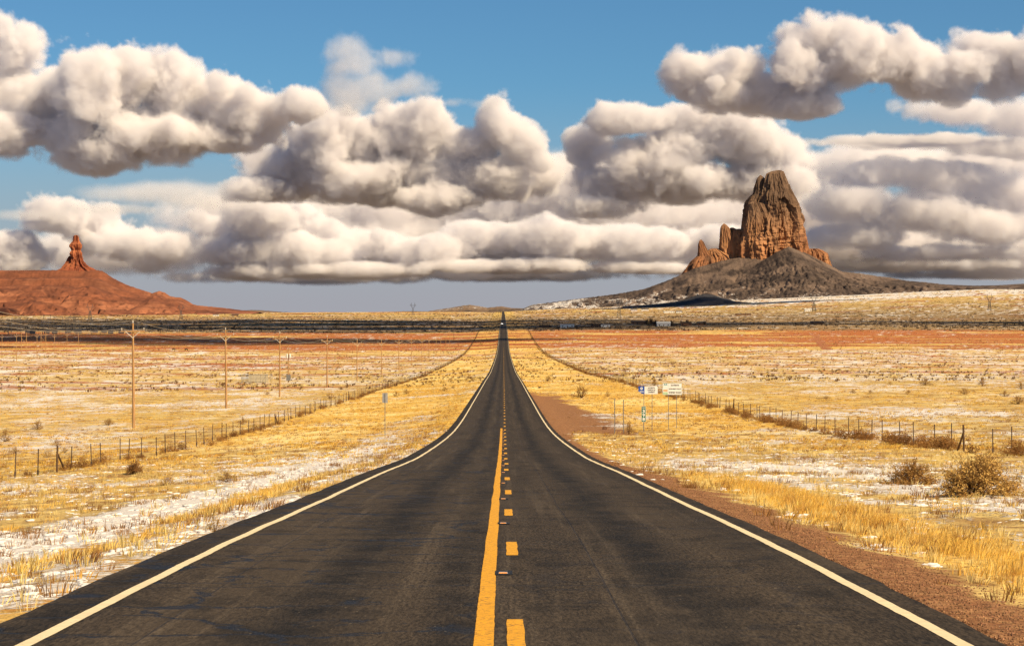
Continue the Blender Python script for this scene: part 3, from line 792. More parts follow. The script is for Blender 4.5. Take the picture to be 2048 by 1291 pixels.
# ------------------------------------------------------------------ lattice towers and substation
def lattice_tower(h):
    e = empty('lattice_tower')
    b = h * .11; w = h * .045; wz = h * .55
    for sx in (-1, 1):
        for sy in (-1, 1):
            MB().bar((sx * b, sy * b, -.5), (sx * w, sy * w, wz), h * .0075, n=4).build('leg', DARKSTEEL, e)
    br = MB()
    for k in range(4):
        z0, z1 = wz * k / 4, wz * (k + 1) / 4; r0 = b + (w - b) * k / 4; r1 = b + (w - b) * (k + 1) / 4
        for s in (-1, 1):
            br.bar((-r0, s * r0, z0), (r1, s * r1, z1), h * .005, n=4).bar((r0, s * r0, z0), (-r1, s * r1, z1), h * .005, n=4)
            br.bar((s * r0, -r0, z0), (s * r1, r1, z1), h * .005, n=4)
            br.bar((-r1, s * r1, z1), (r1, s * r1, z1), h * .005, n=4)
    br.build('bracing', DARKSTEEL, e)
    for s in (-1, 1):                                    # V head with two peaks
        hd = MB()
        hd.bar((s * w, 0, wz), (s * h * .16, 0, h * .80), h * .008, n=4).bar((s * w * .2, 0, wz), (s * h * .11, 0, h * .80), h * .006, n=4)
        hd.bar((s * h * .16, 0, h * .80), (s * h * .135, 0, h), h * .007, n=4).bar((s * h * .11, 0, h * .80), (s * h * .135, 0, h), h * .006, n=4)
        for k in range(4):
            t = k / 4
            hd.bar((s * (w + (h * .16 - w) * t), 0, wz + h * .25 * t), (s * (w * .2 + (h * .11 - w * .2) * (t + .25)), 0, wz + h * .25 * (t + .25)), h * .004, n=4)
        hd.build('mast_head', DARKSTEEL, e)
    MB().bar((-h * .24, 0, h * .80), (h * .24, 0, h * .80), h * .008, n=4).bar((-h * .24, 0, h * .80), (-h * .12, 0, h * .88), h * .005, n=4).bar((h * .24, 0, h * .80), (h * .12, 0, h * .88), h * .005, n=4).build('crossarm', DARKSTEEL, e)
    for x in (-.22, 0, .22):
        MB().bar((x * h, 0, h * .80), (x * h, 0, h * .71), h * .006, n=4).build('insulator', DARKSTEEL, e)
    return e
for px, py, pt, lab in ((826, 631, 605, 'dark steel lattice pylon on the horizon left of the road'),
                        (362, 638, 609, 'dark steel lattice pylon at the foot of the red mesa'),
                        (1238, 634, 597, 'steel lattice pylon in front of the snowy slope right of the road'),
                        (1628, 623, 588, 'steel lattice pylon below the right side of the rock tower'),
                        (1979, 621, 588, 'steel lattice pylon at the far right edge of the plain'),
                        (180, 641, 607, 'steel lattice pylon in front of the mesa below the spire')):
    x, y, z = hit(px, py)
    e = lattice_tower((py - pt) * y / F); e.location = (x, y, z)
    tag(e, lab, 'pylon', 'steel lattice pylons across the plain')
sx_, sy_, sz_ = hit(165, 667)
sub = empty('electrical_substation', (sx_, sy_, sz_))
tag(sub, 'dark electrical substation of masts and gantries in the shaded plain at left', 'substation')
r = random.Random(5)
ks = sy_ / F
for i in range(46):
    px = r.uniform(-20, 318); d = r.uniform(-40, 160)
    x = (px - 165) * ks; h = r.uniform(9, 17) if px < 150 else r.uniform(6, 12)
    z = gz(sx_ + x, sy_ + d) - sz_
    mb = MB()
    if i % 3:
        mb.bar((x, d, z), (x, d, z + h), .22, .12, 5)
        mb.box((x, d, z + h * .86), (r.uniform(2, 4), .2, .25))
        for s in (-1, 0, 1): mb.bar((x + s * 1.1, d, z + h * .86), (x + s * 1.1, d, z + h * .98), .1, n=4)
        mb.build('mast', DARKSTEEL, sub)
    else:
        w = r.uniform(5, 9)
        for s in (0, 1):
            mb.bar((x + s * w - .5, d, z), (x + s * w, d, z + h), .12, n=4).bar((x + s * w + .5, d, z), (x + s * w, d, z + h), .12, n=4)
            for q in range(4): mb.bar((x + s * w - .5 * (1 - q / 4), d, z + h * q / 4), (x + s * w + .5 * (1 - (q + 1) / 4), d, z + h * (q + 1) / 4), .06, n=4)
        mb.bar((x, d, z + h), (x + w, d, z + h), .14, n=4).bar((x, d, z + h - .9), (x + w, d, z + h - .9), .1, n=4)
        for q in range(6): mb.bar((x + w * q / 6, d, z + h - .9), (x + w * (q + 1) / 6, d, z + h), .06, n=4)
        mb.build('gantry', DARKSTEEL, sub)
for i in range(12):
    px = 40 + i * 20 + r.uniform(-5, 5); x = (px - 165) * ks; d = r.uniform(0, 50); z = gz(sx_ + x, sy_ + d) - sz_
    mb = MB().box((x, d, z + 1.6), (4.2, 3, 3.2))
    for s in (-1, 0, 1): mb.lathe((x + s * 1.2, d, z + 3.2), [(.25, 0), (.3, .4), (.15, 1.2)], 6)
    mb.box((x - 2.5, d, z + 1.4), (.6, 2.4, 2.2))
    mb.build('transformer', DARKSTEEL, sub)
for i in range(60):
    px = -20 + i * 5.6; x = (px - 165) * ks; z = gz(sx_ + x, sy_ - 60) - sz_
    MB().bar((x, -60, z), (x, -60, z + 2.6), .07, n=4).build('fence_post', DARKSTEEL, sub)

# ------------------------------------------------------------------ road signs
from mathutils import Euler
def text_mesh(s, size, width=None):
    cu = bpy.data.curves.new('lettering', 'FONT'); cu.body = s; cu.size = size; cu.align_x = 'CENTER'; cu.align_y = 'CENTER'; cu.extrude = .002; cu.resolution_u = 3; cu.offset = .004 * size / .12
    o = bpy.data.objects.new('tmp', cu); COL.objects.link(o)
    dg = bpy.context.evaluated_depsgraph_get(); dg.update()
    me = bpy.data.meshes.new_from_object(o.evaluated_get(dg))
    bpy.data.objects.remove(o); bpy.data.curves.remove(cu)
    if width:
        xs = [v.co.x for v in me.vertices]; k = width / (max(xs) - min(xs))
        for v in me.vertices: v.co.x *= k
    me.materials.clear()
    me.name = 'lettering'
    return me
def letter(s, size, loc, mat, parent, width=None):
    me = text_mesh(s, size, width)
    o = link('lettering', me, mat, parent, loc); o.rotation_euler = (R(90), 0, 0)
    return o
SIGNW = M('sign_white', (.80, .78, .74), (.72, .70, .66), 3, .5)
SIGNB = M('sign_blue', (.02, .09, .42), (.015, .07, .34), 3, .45)
SIGNG = M('sign_green', (.008, .15, .085), (.006, .12, .065), 3, .45)
BLACK = M('sign_black', (.02, .02, .02), (.015, .015, .015), 3, .5)
TEAL = M('sign_teal', (.12, .34, .36), (.08, .26, .28), 6, .5)
GREENL = M('sign_pale_green', (.45, .62, .36), (.36, .52, .3), 6, .5)
ORNG = M('sign_sand', (.70, .42, .2), (.6, .34, .16), 6, .5)
BACK = M('sign_back', (.42, .41, .39), (.33, .32, .3), 4, .5, metal=.4)
YS = 197.
kS = YS / F
def sx(px): return (px - CX) * kS
def szz(py): return (CY - py) * kS
def post(e, x, top, y=0.03, base=None, r=.035):
    z0 = gz(e.location.x + x, e.location.y) - .3 - e.location.z
    MB().box((x, y, (z0 + top) / 2), (r * 1.3, r, top - z0)).build('post', STEEL, e)
# church sign: blue state outline and white board on two posts
e = empty('road_sign', (sx(1295.5), YS, gz(sx(1295.5), YS))); z0 = e.location.z; x0 = e.location.x
tag(e, 'white sponsor sign with blue state outline panel at its left, on two posts', 'sign', 'roadside signs right of the road')
for p in (1287.7, 1304.2): post(e, sx(p) - x0, szz(771) - z0)
bx = sorted((sx(1289) - x0, sx(1315.5) - x0))
bd = MB().box(((bx[0] + bx[1]) / 2, 0, (szz(772) + szz(787.5)) / 2 - z0), (bx[1] - bx[0], .02, szz(772) - szz(787.5))).build('board', SIGNW, e)
ol = [(1277, 771.8), (1289, 771.8), (1289, 787), (1284, 787), (1277, 782.5), (1276.4, 780), (1277.6, 777), (1276.6, 775)]
sp_ = MB().prism([(sx(a) - x0, szz(b) - z0) for a, b in ol], -.012, .012).build('state_panel', SIGNB, e)
for s, py in (('KAYENTA', 775.3), ('CHURCH OF', 779.6), ('CHRIST', 783.8)):
    letter(s, .15, ((bx[0] + bx[1]) / 2 + .02, -.013, szz(py) - z0), BLACK, bd, .55 if s != 'CHURCH OF' else .62)
for s, py, w in (('ADOPT A', 781.7, .34), ('HIGHWAY', 783.6, .36)):
    letter(s, .075, (sx(1283.4) - x0, -.015, szz(py) - z0), SIGNW, sp_, w)
MB().lathe((0, 0, 0), [(.105, -.004), (.105, .004)], 20).build('emblem', SIGNW, sp_).matrix_local = Matrix.Translation((sx(1283) - x0, -.016, szz(776.2) - z0)) @ Matrix.Rotation(R(90), 4, 'X')
MB().box((0, 0, 0), (.11, .004, .035)).box((-.03, 0, .03), (.035, .004, .05)).build('emblem', SIGNB, sp_, (sx(1283) - x0, -.022, szz(776.2) - z0))
# mile marker
YM = 194.
e = empty('mile_marker', ((1287.3 - CX) * YM / F, YM, gz((1287.3 - CX) * YM / F, YM))); z0 = e.location.z
tag(e, 'tall narrow green mile marker reading 398 below the blue panel', 'sign')
kz = YM / F
zt, zb = (CY - 812.3) * kz - z0, (CY - 843.2) * kz - z0
MB().box((0, .03, (zt - .3) / 2 - .1), (.045, .03, zt + .2)).build('post', STEEL, e)
MB().box((0, 0, (zt + zb) / 2), (.335, .012, zt - zb)).build('border', SIGNW, e)
bd = MB().box((0, -.008, (zt + zb) / 2), (.30, .008, zt - zb - .04)).build('board', SIGNG, e)
letter('MILE', .10, (0, -.014, zt - .12), SIGNW, bd, .2)
for i, ch in enumerate('398'): letter(ch, .36, (0, -.014, zt - .38 - i * .315), SIGNW, bd, .195)
# scenic road sign
e = empty('road_sign', (sx(1348), YS + 2, gz(sx(1348), YS + 2))); z0 = e.location.z; x0 = e.location.x
tag(e, 'large white scenic road sign with picture panel, on two posts by the fence', 'sign', 'roadside signs right of the road')
for p in (1340.2, 1356.5): post(e, sx(p) - x0, szz(767.5) - z0)
l, rr, t, b = sx(1328.5) - x0, sx(1367.5) - x0, szz(767) - z0, szz(790.5) - z0
bd = MB().box(((l + rr) / 2, 0, (t + b) / 2), (rr - l, .02, t - b)).build('board', SIGNW, e)
lm = sx(1339.6) - x0
fr = MB()
for a, c in ((l + .012, None), (rr - .012, None), (lm, None)): fr.box((a, -.012, (t + b) / 2), (.014, .006, t - b - .03))
for a in (t - .012, b + .012): fr.box(((l + rr) / 2, -.0125, a), (rr - l - .03, .006, .014))
fr.build('border', TEAL, bd)
cxr = (lm + rr) / 2
for s, py, w, hgt in (('KAYENTA', 771.5, .66, .17), ('MONUMENT VALLEY', 778.6, .98, .12), ('SCENIC ROAD', 786, .98, .17)):
    letter(s, hgt, (cxr, -.013, szz(py) - z0), BLACK, bd, w)
cl = (l + lm) / 2
MB().prism([(cl - .16, .55 * (t + b)), (cl - .11, .55 * (t + b)), (cl - .09, .55 * (t + b) + .1), (cl - .02, .55 * (t + b) + .1), (cl, .55 * (t + b) + .02), (cl + .05, .55 * (t + b) + .02), (cl + .07, .55 * (t + b) + .12), (cl + .11, .55 * (t + b) + .12), (cl + .16, .55 * (t + b) - .02), (cl - .16, .55 * (t + b) - .02)][::-1], -.014, -.011).build('picture', TEAL, bd)
MB().box((cl, -.0125, (t + b) / 2 - .12), (.34, .003, .16)).build('picture', ORNG, bd)
MB().box((cl, -.0125, b + .13), (.36, .003, .17)).build('picture', GREENL, bd)
# two bare posts
for p, y, tp, lab in ((1229.5, 187., 796.5, 'bare steel post without a sign, nearer the road'), (1247, 188., 798.5, 'bare steel post without a sign, beside the brown shrub')):
    x = (p - CX) * y / F; z = gz(x, y)
    e = empty('sign_post', (x, y, z)); tag(e, lab, 'post', 'bare sign posts')
    h = (CY - tp) * y / F - z
    MB().box((0, 0, h / 2 - .15), (.06, .012, h + .3)).box((.025, .015, h / 2 - .15), (.012, .03, h + .3)).box((-.025, .015, h / 2 - .15), (.012, .03, h + .3)).build('upright', STEEL, e)
# back of a sign facing the oncoming lane
x, y, z = hit(770, 875)
e = empty('road_sign', (x, y, z)); tag(e, 'narrow sign on one thin post seen from behind, left of the road', 'sign')
h = (CY - 785) * y / F - z
MB().box((0, .0, h / 2 - .15), (.05, .03, h + .3)).build('post', STEEL, e)
MB().box((0, .03, h - .40), (.42, .012, .78)).build('board', BACK, e)

# ------------------------------------------------------------------ buildings far out on the plain
def house(w, d, h, rh, wall, roof, gable=True):
    e = empty('house')
    MB().box((0, 0, h / 2 - .2), (w, d, h + .4)).build('wall', wall, e)
    if gable:
        MB().prism([(-w / 2 - .4, h), (w / 2 + .4, h), (w / 2 + .1, h + rh), (-w / 2 - .1, h + rh)], -d * .12, d * .12).build('roof_ridge', roof, e)
        mb = MB(); mb.add([(-w / 2 - .5, -d / 2 - .5, h - .05), (w / 2 + .5, -d / 2 - .5, h - .05), (w / 2 + .5, d / 2 + .5, h - .05), (-w / 2 - .5, d / 2 + .5, h - .05), (-w / 2 - .3, 0, h + rh), (w / 2 + .3, 0, h + rh)],
                          [(0, 1, 5, 4), (2, 3, 4, 5), (1, 2, 5), (3, 0, 4), (3, 2, 1, 0)])
        mb.build('roof', roof, e)
    else:
        MB().box((0, 0, h + .14), (w + .5, d + .5, .28)).build('roof', roof, e)
    n = max(2, int(w / 4))
    for i in range(n):
        x = -w / 2 + w * (i + .5) / n
        if i == n // 2: MB().box((x, -d / 2 - .02, 1.05), (1.0, .08, 2.1)).build('door', BROWNW, e)
        else: MB().box((x, -d / 2 - .02, 1.6), (1.3, .06, 1.1)).build('window', DARK, e)
    return e
HS = [(1327, 652.5, 15, 9, 3.6, 1.9, WHITE, WHITE, True, 'pale rounded house among dark trees right of the road'),
      (1278, 648, 19, 8, 3.2, 1.2, BROWNW, ROOF, True, 'long low dark house left of the bare trees'),
      (1134.5, 655, 15, 5, 3.6, .5, WHITE, WHITE, False, 'long white trailer home nearest to the road'),
      (1211, 654, 10, 5, 3.0, .8, WHITE, ROOF, True, 'small white house with an upright end by the brown shed'),
      (1192, 653, 12, 6, 2.4, .8, BROWNW, RUST, True, 'low rusty brown shed left of the small white house'),
      (1090, 655, 14, 6, 2.4, .6, BROWNW, ROOF, False, 'low dark shed closest to the road on the right'),
      (1372, 651, 12, 8, 3.0, 1.6, BROWNW, RUST, True, 'brown gabled house right of the pale rounded house'),
      (1403, 650.5, 10, 7, 3.0, 1.5, BROWNW, ROOF, True, 'dark house at the right end of the tree cluster'),
      (1312, 650.5, 9, 7, 3.0, 1.3, BROWNW, ROOF, True, 'dark hut squeezed between the bare trees and the pale house'),
      (1634, 648, 16, 9, 2.8, 1.2, BROWNW, ROOF, True, 'dark low ranch house alone in the right of the plain'),
      (1268, 622, 14, 9, 3.6, 1.4, WHITE, ROOF, True, 'tiny pale house at the foot of the snowy slope, leftmost'),
      (1290, 621.5, 16, 9, 4, 1.6, WHITE, RUST, True, 'tiny tan house at the foot of the snowy slope, rightmost'),
      (1338, 625.5, 22, 9, 3.6, 1.0, WHITE, WHITE, False, 'tiny long white house below the black cone'),
      (1358, 625.5, 12, 9, 3.6, 1.2, WHITE, ROOF, True, 'tiny white house just right of the long white one'),
      (1486, 629.8, 30, 8, 2.6, .6, BROWNW, ROOF, False, 'long dark barn far below the rock tower'),
      (1616, 622, 14, 8, 3.6, 1.2, WHITE, WHITE, True, 'tiny pale house beside the far pylon'),
      (432, 632, 14, 8, 3.4, 1.2, WHITE, ROOF, True, 'tiny pale house right of the mesa foot'),
      (470, 631.5, 16, 8, 3.2, 1.2, BROWNW, ROOF, True, 'tiny dark house right of the mesa foot')]
for px, py, w, d, h, rh, wm, rm, gb, lab in HS:
    x, y, z = hit(px, py)
    e = house(w, d, h, rh, wm, rm, gb); e.location = (x, y, z)
    tag(e, lab, 'house', 'scattered houses on the plain')

# ------------------------------------------------------------------ two vehicles far down the road
def car(w=1.9, l=4.8, h=1.75, paint=None):
    e = empty('car')
    P = [(-l/2, .35), (-l/2, .95), (-l*.38, 1.02), (-l*.25, h), (l*.32, h), (l*.47, 1.05), (l/2, .95), (l/2, .35)]
    mb = MB(); n = len(P)
    v = [(-w/2 * (.84 if z > 1.1 else 1), y, z) for y, z in P] + [(w/2 * (.84 if z > 1.1 else 1), y, z) for y, z in P]
    mb.add(v, [tuple(range(n))[::-1], tuple(range(n, 2*n))] + [(i, (i+1) % n, n+(i+1) % n, n+i) for i in range(n)])
    mb.build('body', paint, e)
    mb = MB(); mb.add([(-w*.39, -l*.372, 1.07), (w*.39, -l*.372, 1.07), (w*.38, -l*.262, h-.1), (-w*.38, -l*.262, h-.1)], [(0, 1, 2, 3)]); mb.build('windscreen', DARK, e)
    for s in (-1, 1):
        MB().box((s * w * .36, -l/2 - .01, .78), (.34, .05, .2)).build('headlight', LAMP if paint is not CARB else DARK, e)
        for yy in (-l*.31, l*.31):
            MB().bar((s * (w/2 - .12), yy, .34), (s * (w/2 + .02), yy, .34), .34, n=12).build('wheel', RUBBER, e)
    return e
LAMP = bpy.data.materials.new('headlamp'); LAMP.use_nodes = True
_p = LAMP.node_tree.nodes['Principled BSDF']; _p.inputs['Emission Color'].default_value = (1, .95, .85, 1); _p.inputs['Emission Strength'].default_value = 12.
CARW = M('white_car_paint', (.75, .75, .74), (.7, .7, .69), 1, .3); CARB = M('dark_blue_car_paint', (.03, .045, .08), (.025, .035, .06), 1, .3)
e = car(2.1, 5.4, 2.1, CARW); e.location = (-1.9, 3250, float(road_z(3250))); tag(e, 'tiny white vehicle with lit headlights coming down the far road', 'car')
e = car(1.95, 4.9, 1.8, CARB); e.location = (1.8, 3150, float(road_z(3150))); e.rotation_euler = (0, 0, math.pi); tag(e, 'tiny dark vehicle driving away in the right lane far ahead', 'car')

# ------------------------------------------------------------------ two grazing cattle
def cattle():
    """one continuous body grown along a skeleton"""
    P = [((0, 0, 1.05), .34), ((.55, 0, 1.08), .33), ((-.55, 0, 1.08), .34), ((.95, 0, 1.0), .2), ((1.2, 0, .62), .14), ((1.38, 0, .38), .10),
         ((.55, .2, .6), .11), ((.57, .2, .3), .075), ((.56, .2, .02), .07), ((.55, -.2, .6), .11), ((.5, -.2, .3), .075), ((.5, -.2, .02), .07),
         ((-.6, .2, .62), .14), ((-.7, .2, .34), .08), ((-.64, .2, .02), .07), ((-.6, -.2, .62), .14), ((-.66, -.2, .34), .08), ((-.6, -.2, .02), .07),
         ((-.88, 0, 1.05), .06), ((-.95, 0, .6), .04), ((1.2, .18, .72), .05), ((1.2, -.18, .72), .05)]
    E = [(0, 1), (0, 2), (1, 3), (3, 4), (4, 5), (1, 6), (6, 7), (7, 8), (1, 9), (9, 10), (10, 11), (2, 12), (12, 13), (13, 14), (2, 15), (15, 16), (16, 17), (2, 18), (18, 19), (4, 20), (4, 21)]
    me = bpy.data.meshes.new('cattle'); me.from_pydata([p for p, _ in P], E, [])
    o = bpy.data.objects.new('cattle', me); COL.objects.link(o)
    sk = o.modifiers.new('skin', 'SKIN'); sv = me.skin_vertices[0].data
    for i, (_, q) in enumerate(P): sv[i].radius = (q, q)
    sv[0].use_root = True
    o.modifiers.new('sub', 'SUBSURF').levels = 1
    dg = bpy.context.evaluated_depsgraph_get(); dg.update()
    m2 = bpy.data.meshes.new_from_object(o.evaluated_get(dg)); bpy.data.objects.remove(o)
    m2.name = 'cattle'; m2.materials.clear(); m2.materials.append(HIDE)
    return m2
HIDE = M('dark_hide', (.045, .028, .02), (.025, .017, .013), 2, .8)
cm = cattle()
for px, rz, lab in ((347, .3, 'left one of two dark cattle grazing at the edge of the shade'), (373, 2.8, 'right one of two dark cattle grazing at the edge of the shade')):
    x, y, z = hit(px, 701)
    o = link('cattle', cm, None, None, (x, y, z)); o.rotation_euler = (0, 0, rz); o.scale = (1.15,) * 3
    tag(o, lab, 'cattle', 'grazing cattle')
# raven over the right verge
x, y, z = hit(1079, 784)
mb = MB(); mb.add([(-.28, 0, .02), (-.05, -.05, .03), (.16, -.045, .05), (.30, 0, .06), (.16, .045, .05), (-.05, .05, .03), (.02, 0, .11), (.04, 0, -.04), (-.34, -.06, .02), (-.34, .06, .02)],
                  [(0, 1, 6), (1, 2, 6), (2, 3, 6), (3, 4, 6), (4, 5, 6), (5, 0, 6), (1, 0, 7), (2, 1, 7), (3, 2, 7), (4, 3, 7), (5, 4, 7), (0, 5, 7), (0, 8, 9)])
bird = mb.build('bird', BLACK, None, (x, y, z + .75)); bird.rotation_euler = (0, -.15, .5)
mb = MB(); 
for s in (-1, 1):
    mb.add([(.12, s * .05, .05), (-.06, s * .05, .05), (-.10, s * .3, .17), (.06, s * .34, .19), (-.16, s * .62, .12), (-.03, s * .66, .13)], [(0, 1, 2, 3), (3, 2, 4, 5), (3, 2, 1, 0), (5, 4, 2, 3)])
mb.build('wing', BLACK, bird)
tag(bird, 'small black bird flying low over the right verge beside the road', 'bird')

# ------------------------------------------------------------------ dry plants
def veg(name, c1, c2, rnd=.5, trans=.25):
    m = bpy.data.materials.new(name); m.use_nodes = True
    nt = m.node_tree; g = G(nt); p = nt.nodes['Principled BSDF']; out = nt.nodes['Material Output']
    p.inputs['Roughness'].default_value = .8; p.inputs['Specular IOR Level'].default_value = .1
    rd = g.n('ShaderNodeObjectInfo').outputs['Random']
    pos = g.n('ShaderNodeNewGeometry').outputs['Position']
    f = g.m('ADD', g.m('MULTIPLY', rd, .6), g.m('MULTIPLY', g.noise(pos, 3.5, 3, .6), .5))
    col = g.mix(g.ss(f, .25, .85), c2, c1)
    g.inp(p.inputs['Base Color'], col)
    if trans:
        t = g.n('ShaderNodeBsdfTranslucent'); g.inp(t.inputs[0], col)
        mx = g.n('ShaderNodeMixShader'); mx.inputs[0].default_value = trans
        g.inp(mx.inputs[1], p.outputs[0]); g.inp(mx.inputs[2], t.outputs[0]); g.inp(out.inputs['Surface'], mx.outputs[0])
    return m
GOLD = veg('golden_grass', (.84, .58, .13), (.68, .38, .065))
TAWNY = veg('tawny_grass', (.62, .36, .11), (.36, .17, .05))
STRAW = veg('pale_straw', (.82, .66, .28), (.60, .41, .12))
RUSSET = veg('russet_weed', (.42, .22, .07), (.24, .115, .04))
TWIG = veg('brown_twigs', (.24, .13, .055), (.13, .07, .032), trans=.1)
SAGE = veg('sage_leaves', (.62, .39, .12), (.34, .18, .055), trans=.2)
BARE = veg('bare_tree_twigs', (.085, .06, .045), (.05, .038, .03), trans=0)
SNOWM = M('snow', (.76, .72, .69), (.62, .59, .57), 6, .9)

def blades(n, h, w, spread, lean=(.25, .1), seed=0, hv=.5, curl=.35):
    r = np.random.default_rng(seed)
    a = r.uniform(0, 2 * np.pi, n); d = spread * np.sqrt(r.uniform(0, 1, n))
    b = np.stack([d * np.cos(a), d * np.sin(a), np.zeros(n)], -1)
    H = h * r.uniform(1 - hv, 1 + hv * .4, n)
    dr = np.stack([np.cos(a) * r.uniform(.05, .6, n) + lean[0], np.sin(a) * r.uniform(.05, .6, n) + lean[1], np.ones(n)], -1)
    dr /= np.linalg.norm(dr, axis=1)[:, None]
    fa = r.uniform(0, np.pi, n); s = np.stack([np.cos(fa), np.sin(fa), np.zeros(n)], -1) * w / 2
    mid = b + dr * H[:, None] * .55
    tip = b + dr * H[:, None] + np.stack([dr[:, 0], dr[:, 1], -np.abs(dr[:, 0])], -1) * (H * curl)[:, None]
    v = np.stack([b - s, b + s, mid + s * .8, mid - s * .8, tip], 1).reshape(-1, 3)
    o = np.arange(n)[:, None] * 5
    f = [tuple(q) for q in (o + np.array([0, 1, 2, 3]))] + [tuple(q) for q in (o + np.array([3, 2, 4]))]
    return v, f
def twiggy(seed, n1=40, h=1., w=1., r0=.012, sub=4, leaves=500, leaf=.035, up=.5):
    """dry bush: stems from one foot, forking twigs, small leaf faces near the ends"""
    r = np.random.default_rng(seed); mb = MB(); tips = []
    for i in range(n1):
        a = r.uniform(0, 2 * np.pi); el = r.uniform(up * .25, 1.0)
        d = np.array([np.cos(a) * (1.15 - el) * w, np.sin(a) * (1.15 - el) * w, el * h]) * r.uniform(.6, 1.05)
        p1 = d * .45 + r.normal(0, .03, 3) * h; p2 = d + r.normal(0, .06, 3) * h
        p1[2] = max(p1[2], .02); p2[2] = max(p2[2], .04)
        mb.bar((0, 0, -.03), p1, r0, r0 * .7, 3, False); mb.bar(p1, p2, r0 * .7, r0 * .3, 3, False)
        for k in range(sub):
            t = r.uniform(.25, 1.); q = p1 + (p2 - p1) * t
            e = q + (d / np.linalg.norm(d) * .25 + r.normal(0, .14, 3)) * h
            e[2] = max(e[2], .03)
            mb.bar(q, e, r0 * .45, r0 * .25, 3, False); tips.append((q, e))
    lv = []; lf = []
    for i in range(leaves):
        q, e = tips[r.integers(len(tips))]
        c = q + (e - q) * r.uniform(.2, 1.1) + r.normal(0, .02, 3) * h
        s = leaf * r.uniform(.6, 1.4); u_ = r.normal(0, 1, 3); u_ /= np.linalg.norm(u_); x_ = np.cross(u_, r.normal(0, 1, 3)); x_ /= np.linalg.norm(x_) + 1e-6
        o = len(lv); lv += [c - u_ * s, c + x_ * s * .4, c + u_ * s, c - x_ * s * .4]; lf.append((o, o + 1, o + 2, o + 3))
    return mb, lv, lf

def scatter(name, proto_mesh, mat, X, Y, scale, label, cat, sink=.01):
    """many copies of one small plant: uncountable ground cover"""
    if not proto_mesh.materials: proto_mesh.materials.append(mat)
    po = bpy.data.objects.new(name + '_plant', proto_mesh)
    z = ground(X, Y) - sink
    pm = mesh(name, np.stack([X, Y, z], -1), [])
    for nm, arr in (('turn', rng.uniform(-.9, .9, len(X))), ('size', scale)):
        at = pm.attributes.new(nm, 'FLOAT', 'POINT'); at.data.foreach_set('value', np.asarray(arr, np.float32))
    o = link(name, pm)
    ng = bpy.data.node_groups.new(name, 'GeometryNodeTree')
    ng.interface.new_socket('Geometry', in_out='INPUT', socket_type='NodeSocketGeometry')
    ng.interface.new_socket('Geometry', in_out='OUTPUT', socket_type='NodeSocketGeometry')
    g = G(ng); gi = g.n('NodeGroupInput'); go = g.n('NodeGroupOutput')
    oi = g.n('GeometryNodeObjectInfo'); oi.inputs['Object'].default_value = po; oi.inputs['As Instance'].default_value = True
    ip = g.n('GeometryNodeInstanceOnPoints'); g.inp(ip.inputs['Points'], gi.outputs[0]); g.inp(ip.inputs['Instance'], oi.outputs['Geometry'])
    a1 = g.n('GeometryNodeInputNamedAttribute', data_type='FLOAT'); a1.inputs[0].default_value = 'turn'
    a2 = g.n('GeometryNodeInputNamedAttribute', data_type='FLOAT'); a2.inputs[0].default_value = 'size'
    cb = g.n('ShaderNodeCombineXYZ'); g.inp(cb.inputs[2], a1.outputs[0])
    er = g.n('FunctionNodeEulerToRotation'); g.inp(er.inputs[0], cb.outputs[0])
    g.inp(ip.inputs['Rotation'], er.outputs[0]); g.inp(ip.inputs['Scale'], a2.outputs[0])
    g.inp(go.inputs[0], ip.outputs[0])
    o.modifiers.new('scatter', 'NODES').node_group = ng
    return tag(o, label, cat, kind='stuff')
def candidates(n, y0, y1, side=.235, pw=1.):
    t = rng.uniform(0, 1, n)
    Y = (y0 ** (2 - pw) + t * (y1 ** (2 - pw) - y0 ** (2 - pw))) ** (1 / (2 - pw)) if pw != 2 else y0 * (y1 / y0) ** t
    X = rng.uniform(-1, 1, n) * (side * Y + 3)
    ok = ((X < -4.5) | (X > 4.05))
    return X[ok], Y[ok]
def keep(X, Y, p):
    k = rng.uniform(0, 1, len(X)) < np.clip(p, 0, 1)
    return X[k], Y[k]
def tuft_mesh(name, *a, **k):
    v, f = blades(*a, **k); return mesh(name, v, f)

# near: tall golden grass, straw tufts, russet weeds, crumbs of snow
X, Y = candidates(90000, 19, 150, pw=.7); s, so_, gd, _ = masks(X, Y)
tallm = sst(.75, 1.05, gd + .25 * fbm(X / 2, Y / 4, 2, 131)) * (so_ < .45) * (s < .45)
Xa, Ya = keep(X, Y, tallm * .9)
k = int(len(Xa) * .6)
sz = rng.uniform(.45, 1.15, len(Xa)) * np.where(Xa > 0, .74, .5) * (1 + .35 * fbm(Xa / 1.5, Ya / 4, 2, 135))
scatter('golden_grass', tuft_mesh('golden_grass', 34, .36, .0065, .2, (.34, .02), 1, .65, .55), GOLD, Xa[:k], Ya[:k], sz[:k], 'tall golden grass bending along the road edges', 'grass')
scatter('russet_grass', tuft_mesh('russet_grass', 30, .34, .006, .2, (.30, .08), 12, .7, .6), TAWNY, Xa[k:], Ya[k:], sz[k:], 'tawny dead grass mixed into the golden grass', 'grass')
Xa, Ya = keep(X, Y, (.34 * sst(.25, .8, gd) + .05) * (so_ < .6) * (1 - .85 * sst(.42, .6, s)))
k = len(Xa) // 2
scatter('straw_tufts', tuft_mesh('straw_tufts', 20, .17, .011, .13, (.18, .03), 2, .6), STRAW, Xa[:k], Ya[:k], rng.uniform(.5, 1.3, k), 'short pale straw tufts poking through the thin snow', 'grass')
scatter('straw_tufts', tuft_mesh('straw_tufts', 18, .13, .012, .16, (.15, .05), 3, .6), GOLD, Xa[k:], Ya[k:], rng.uniform(.5, 1.3, len(Xa) - k), 'low golden tufts mixed among the snow near the road', 'grass')
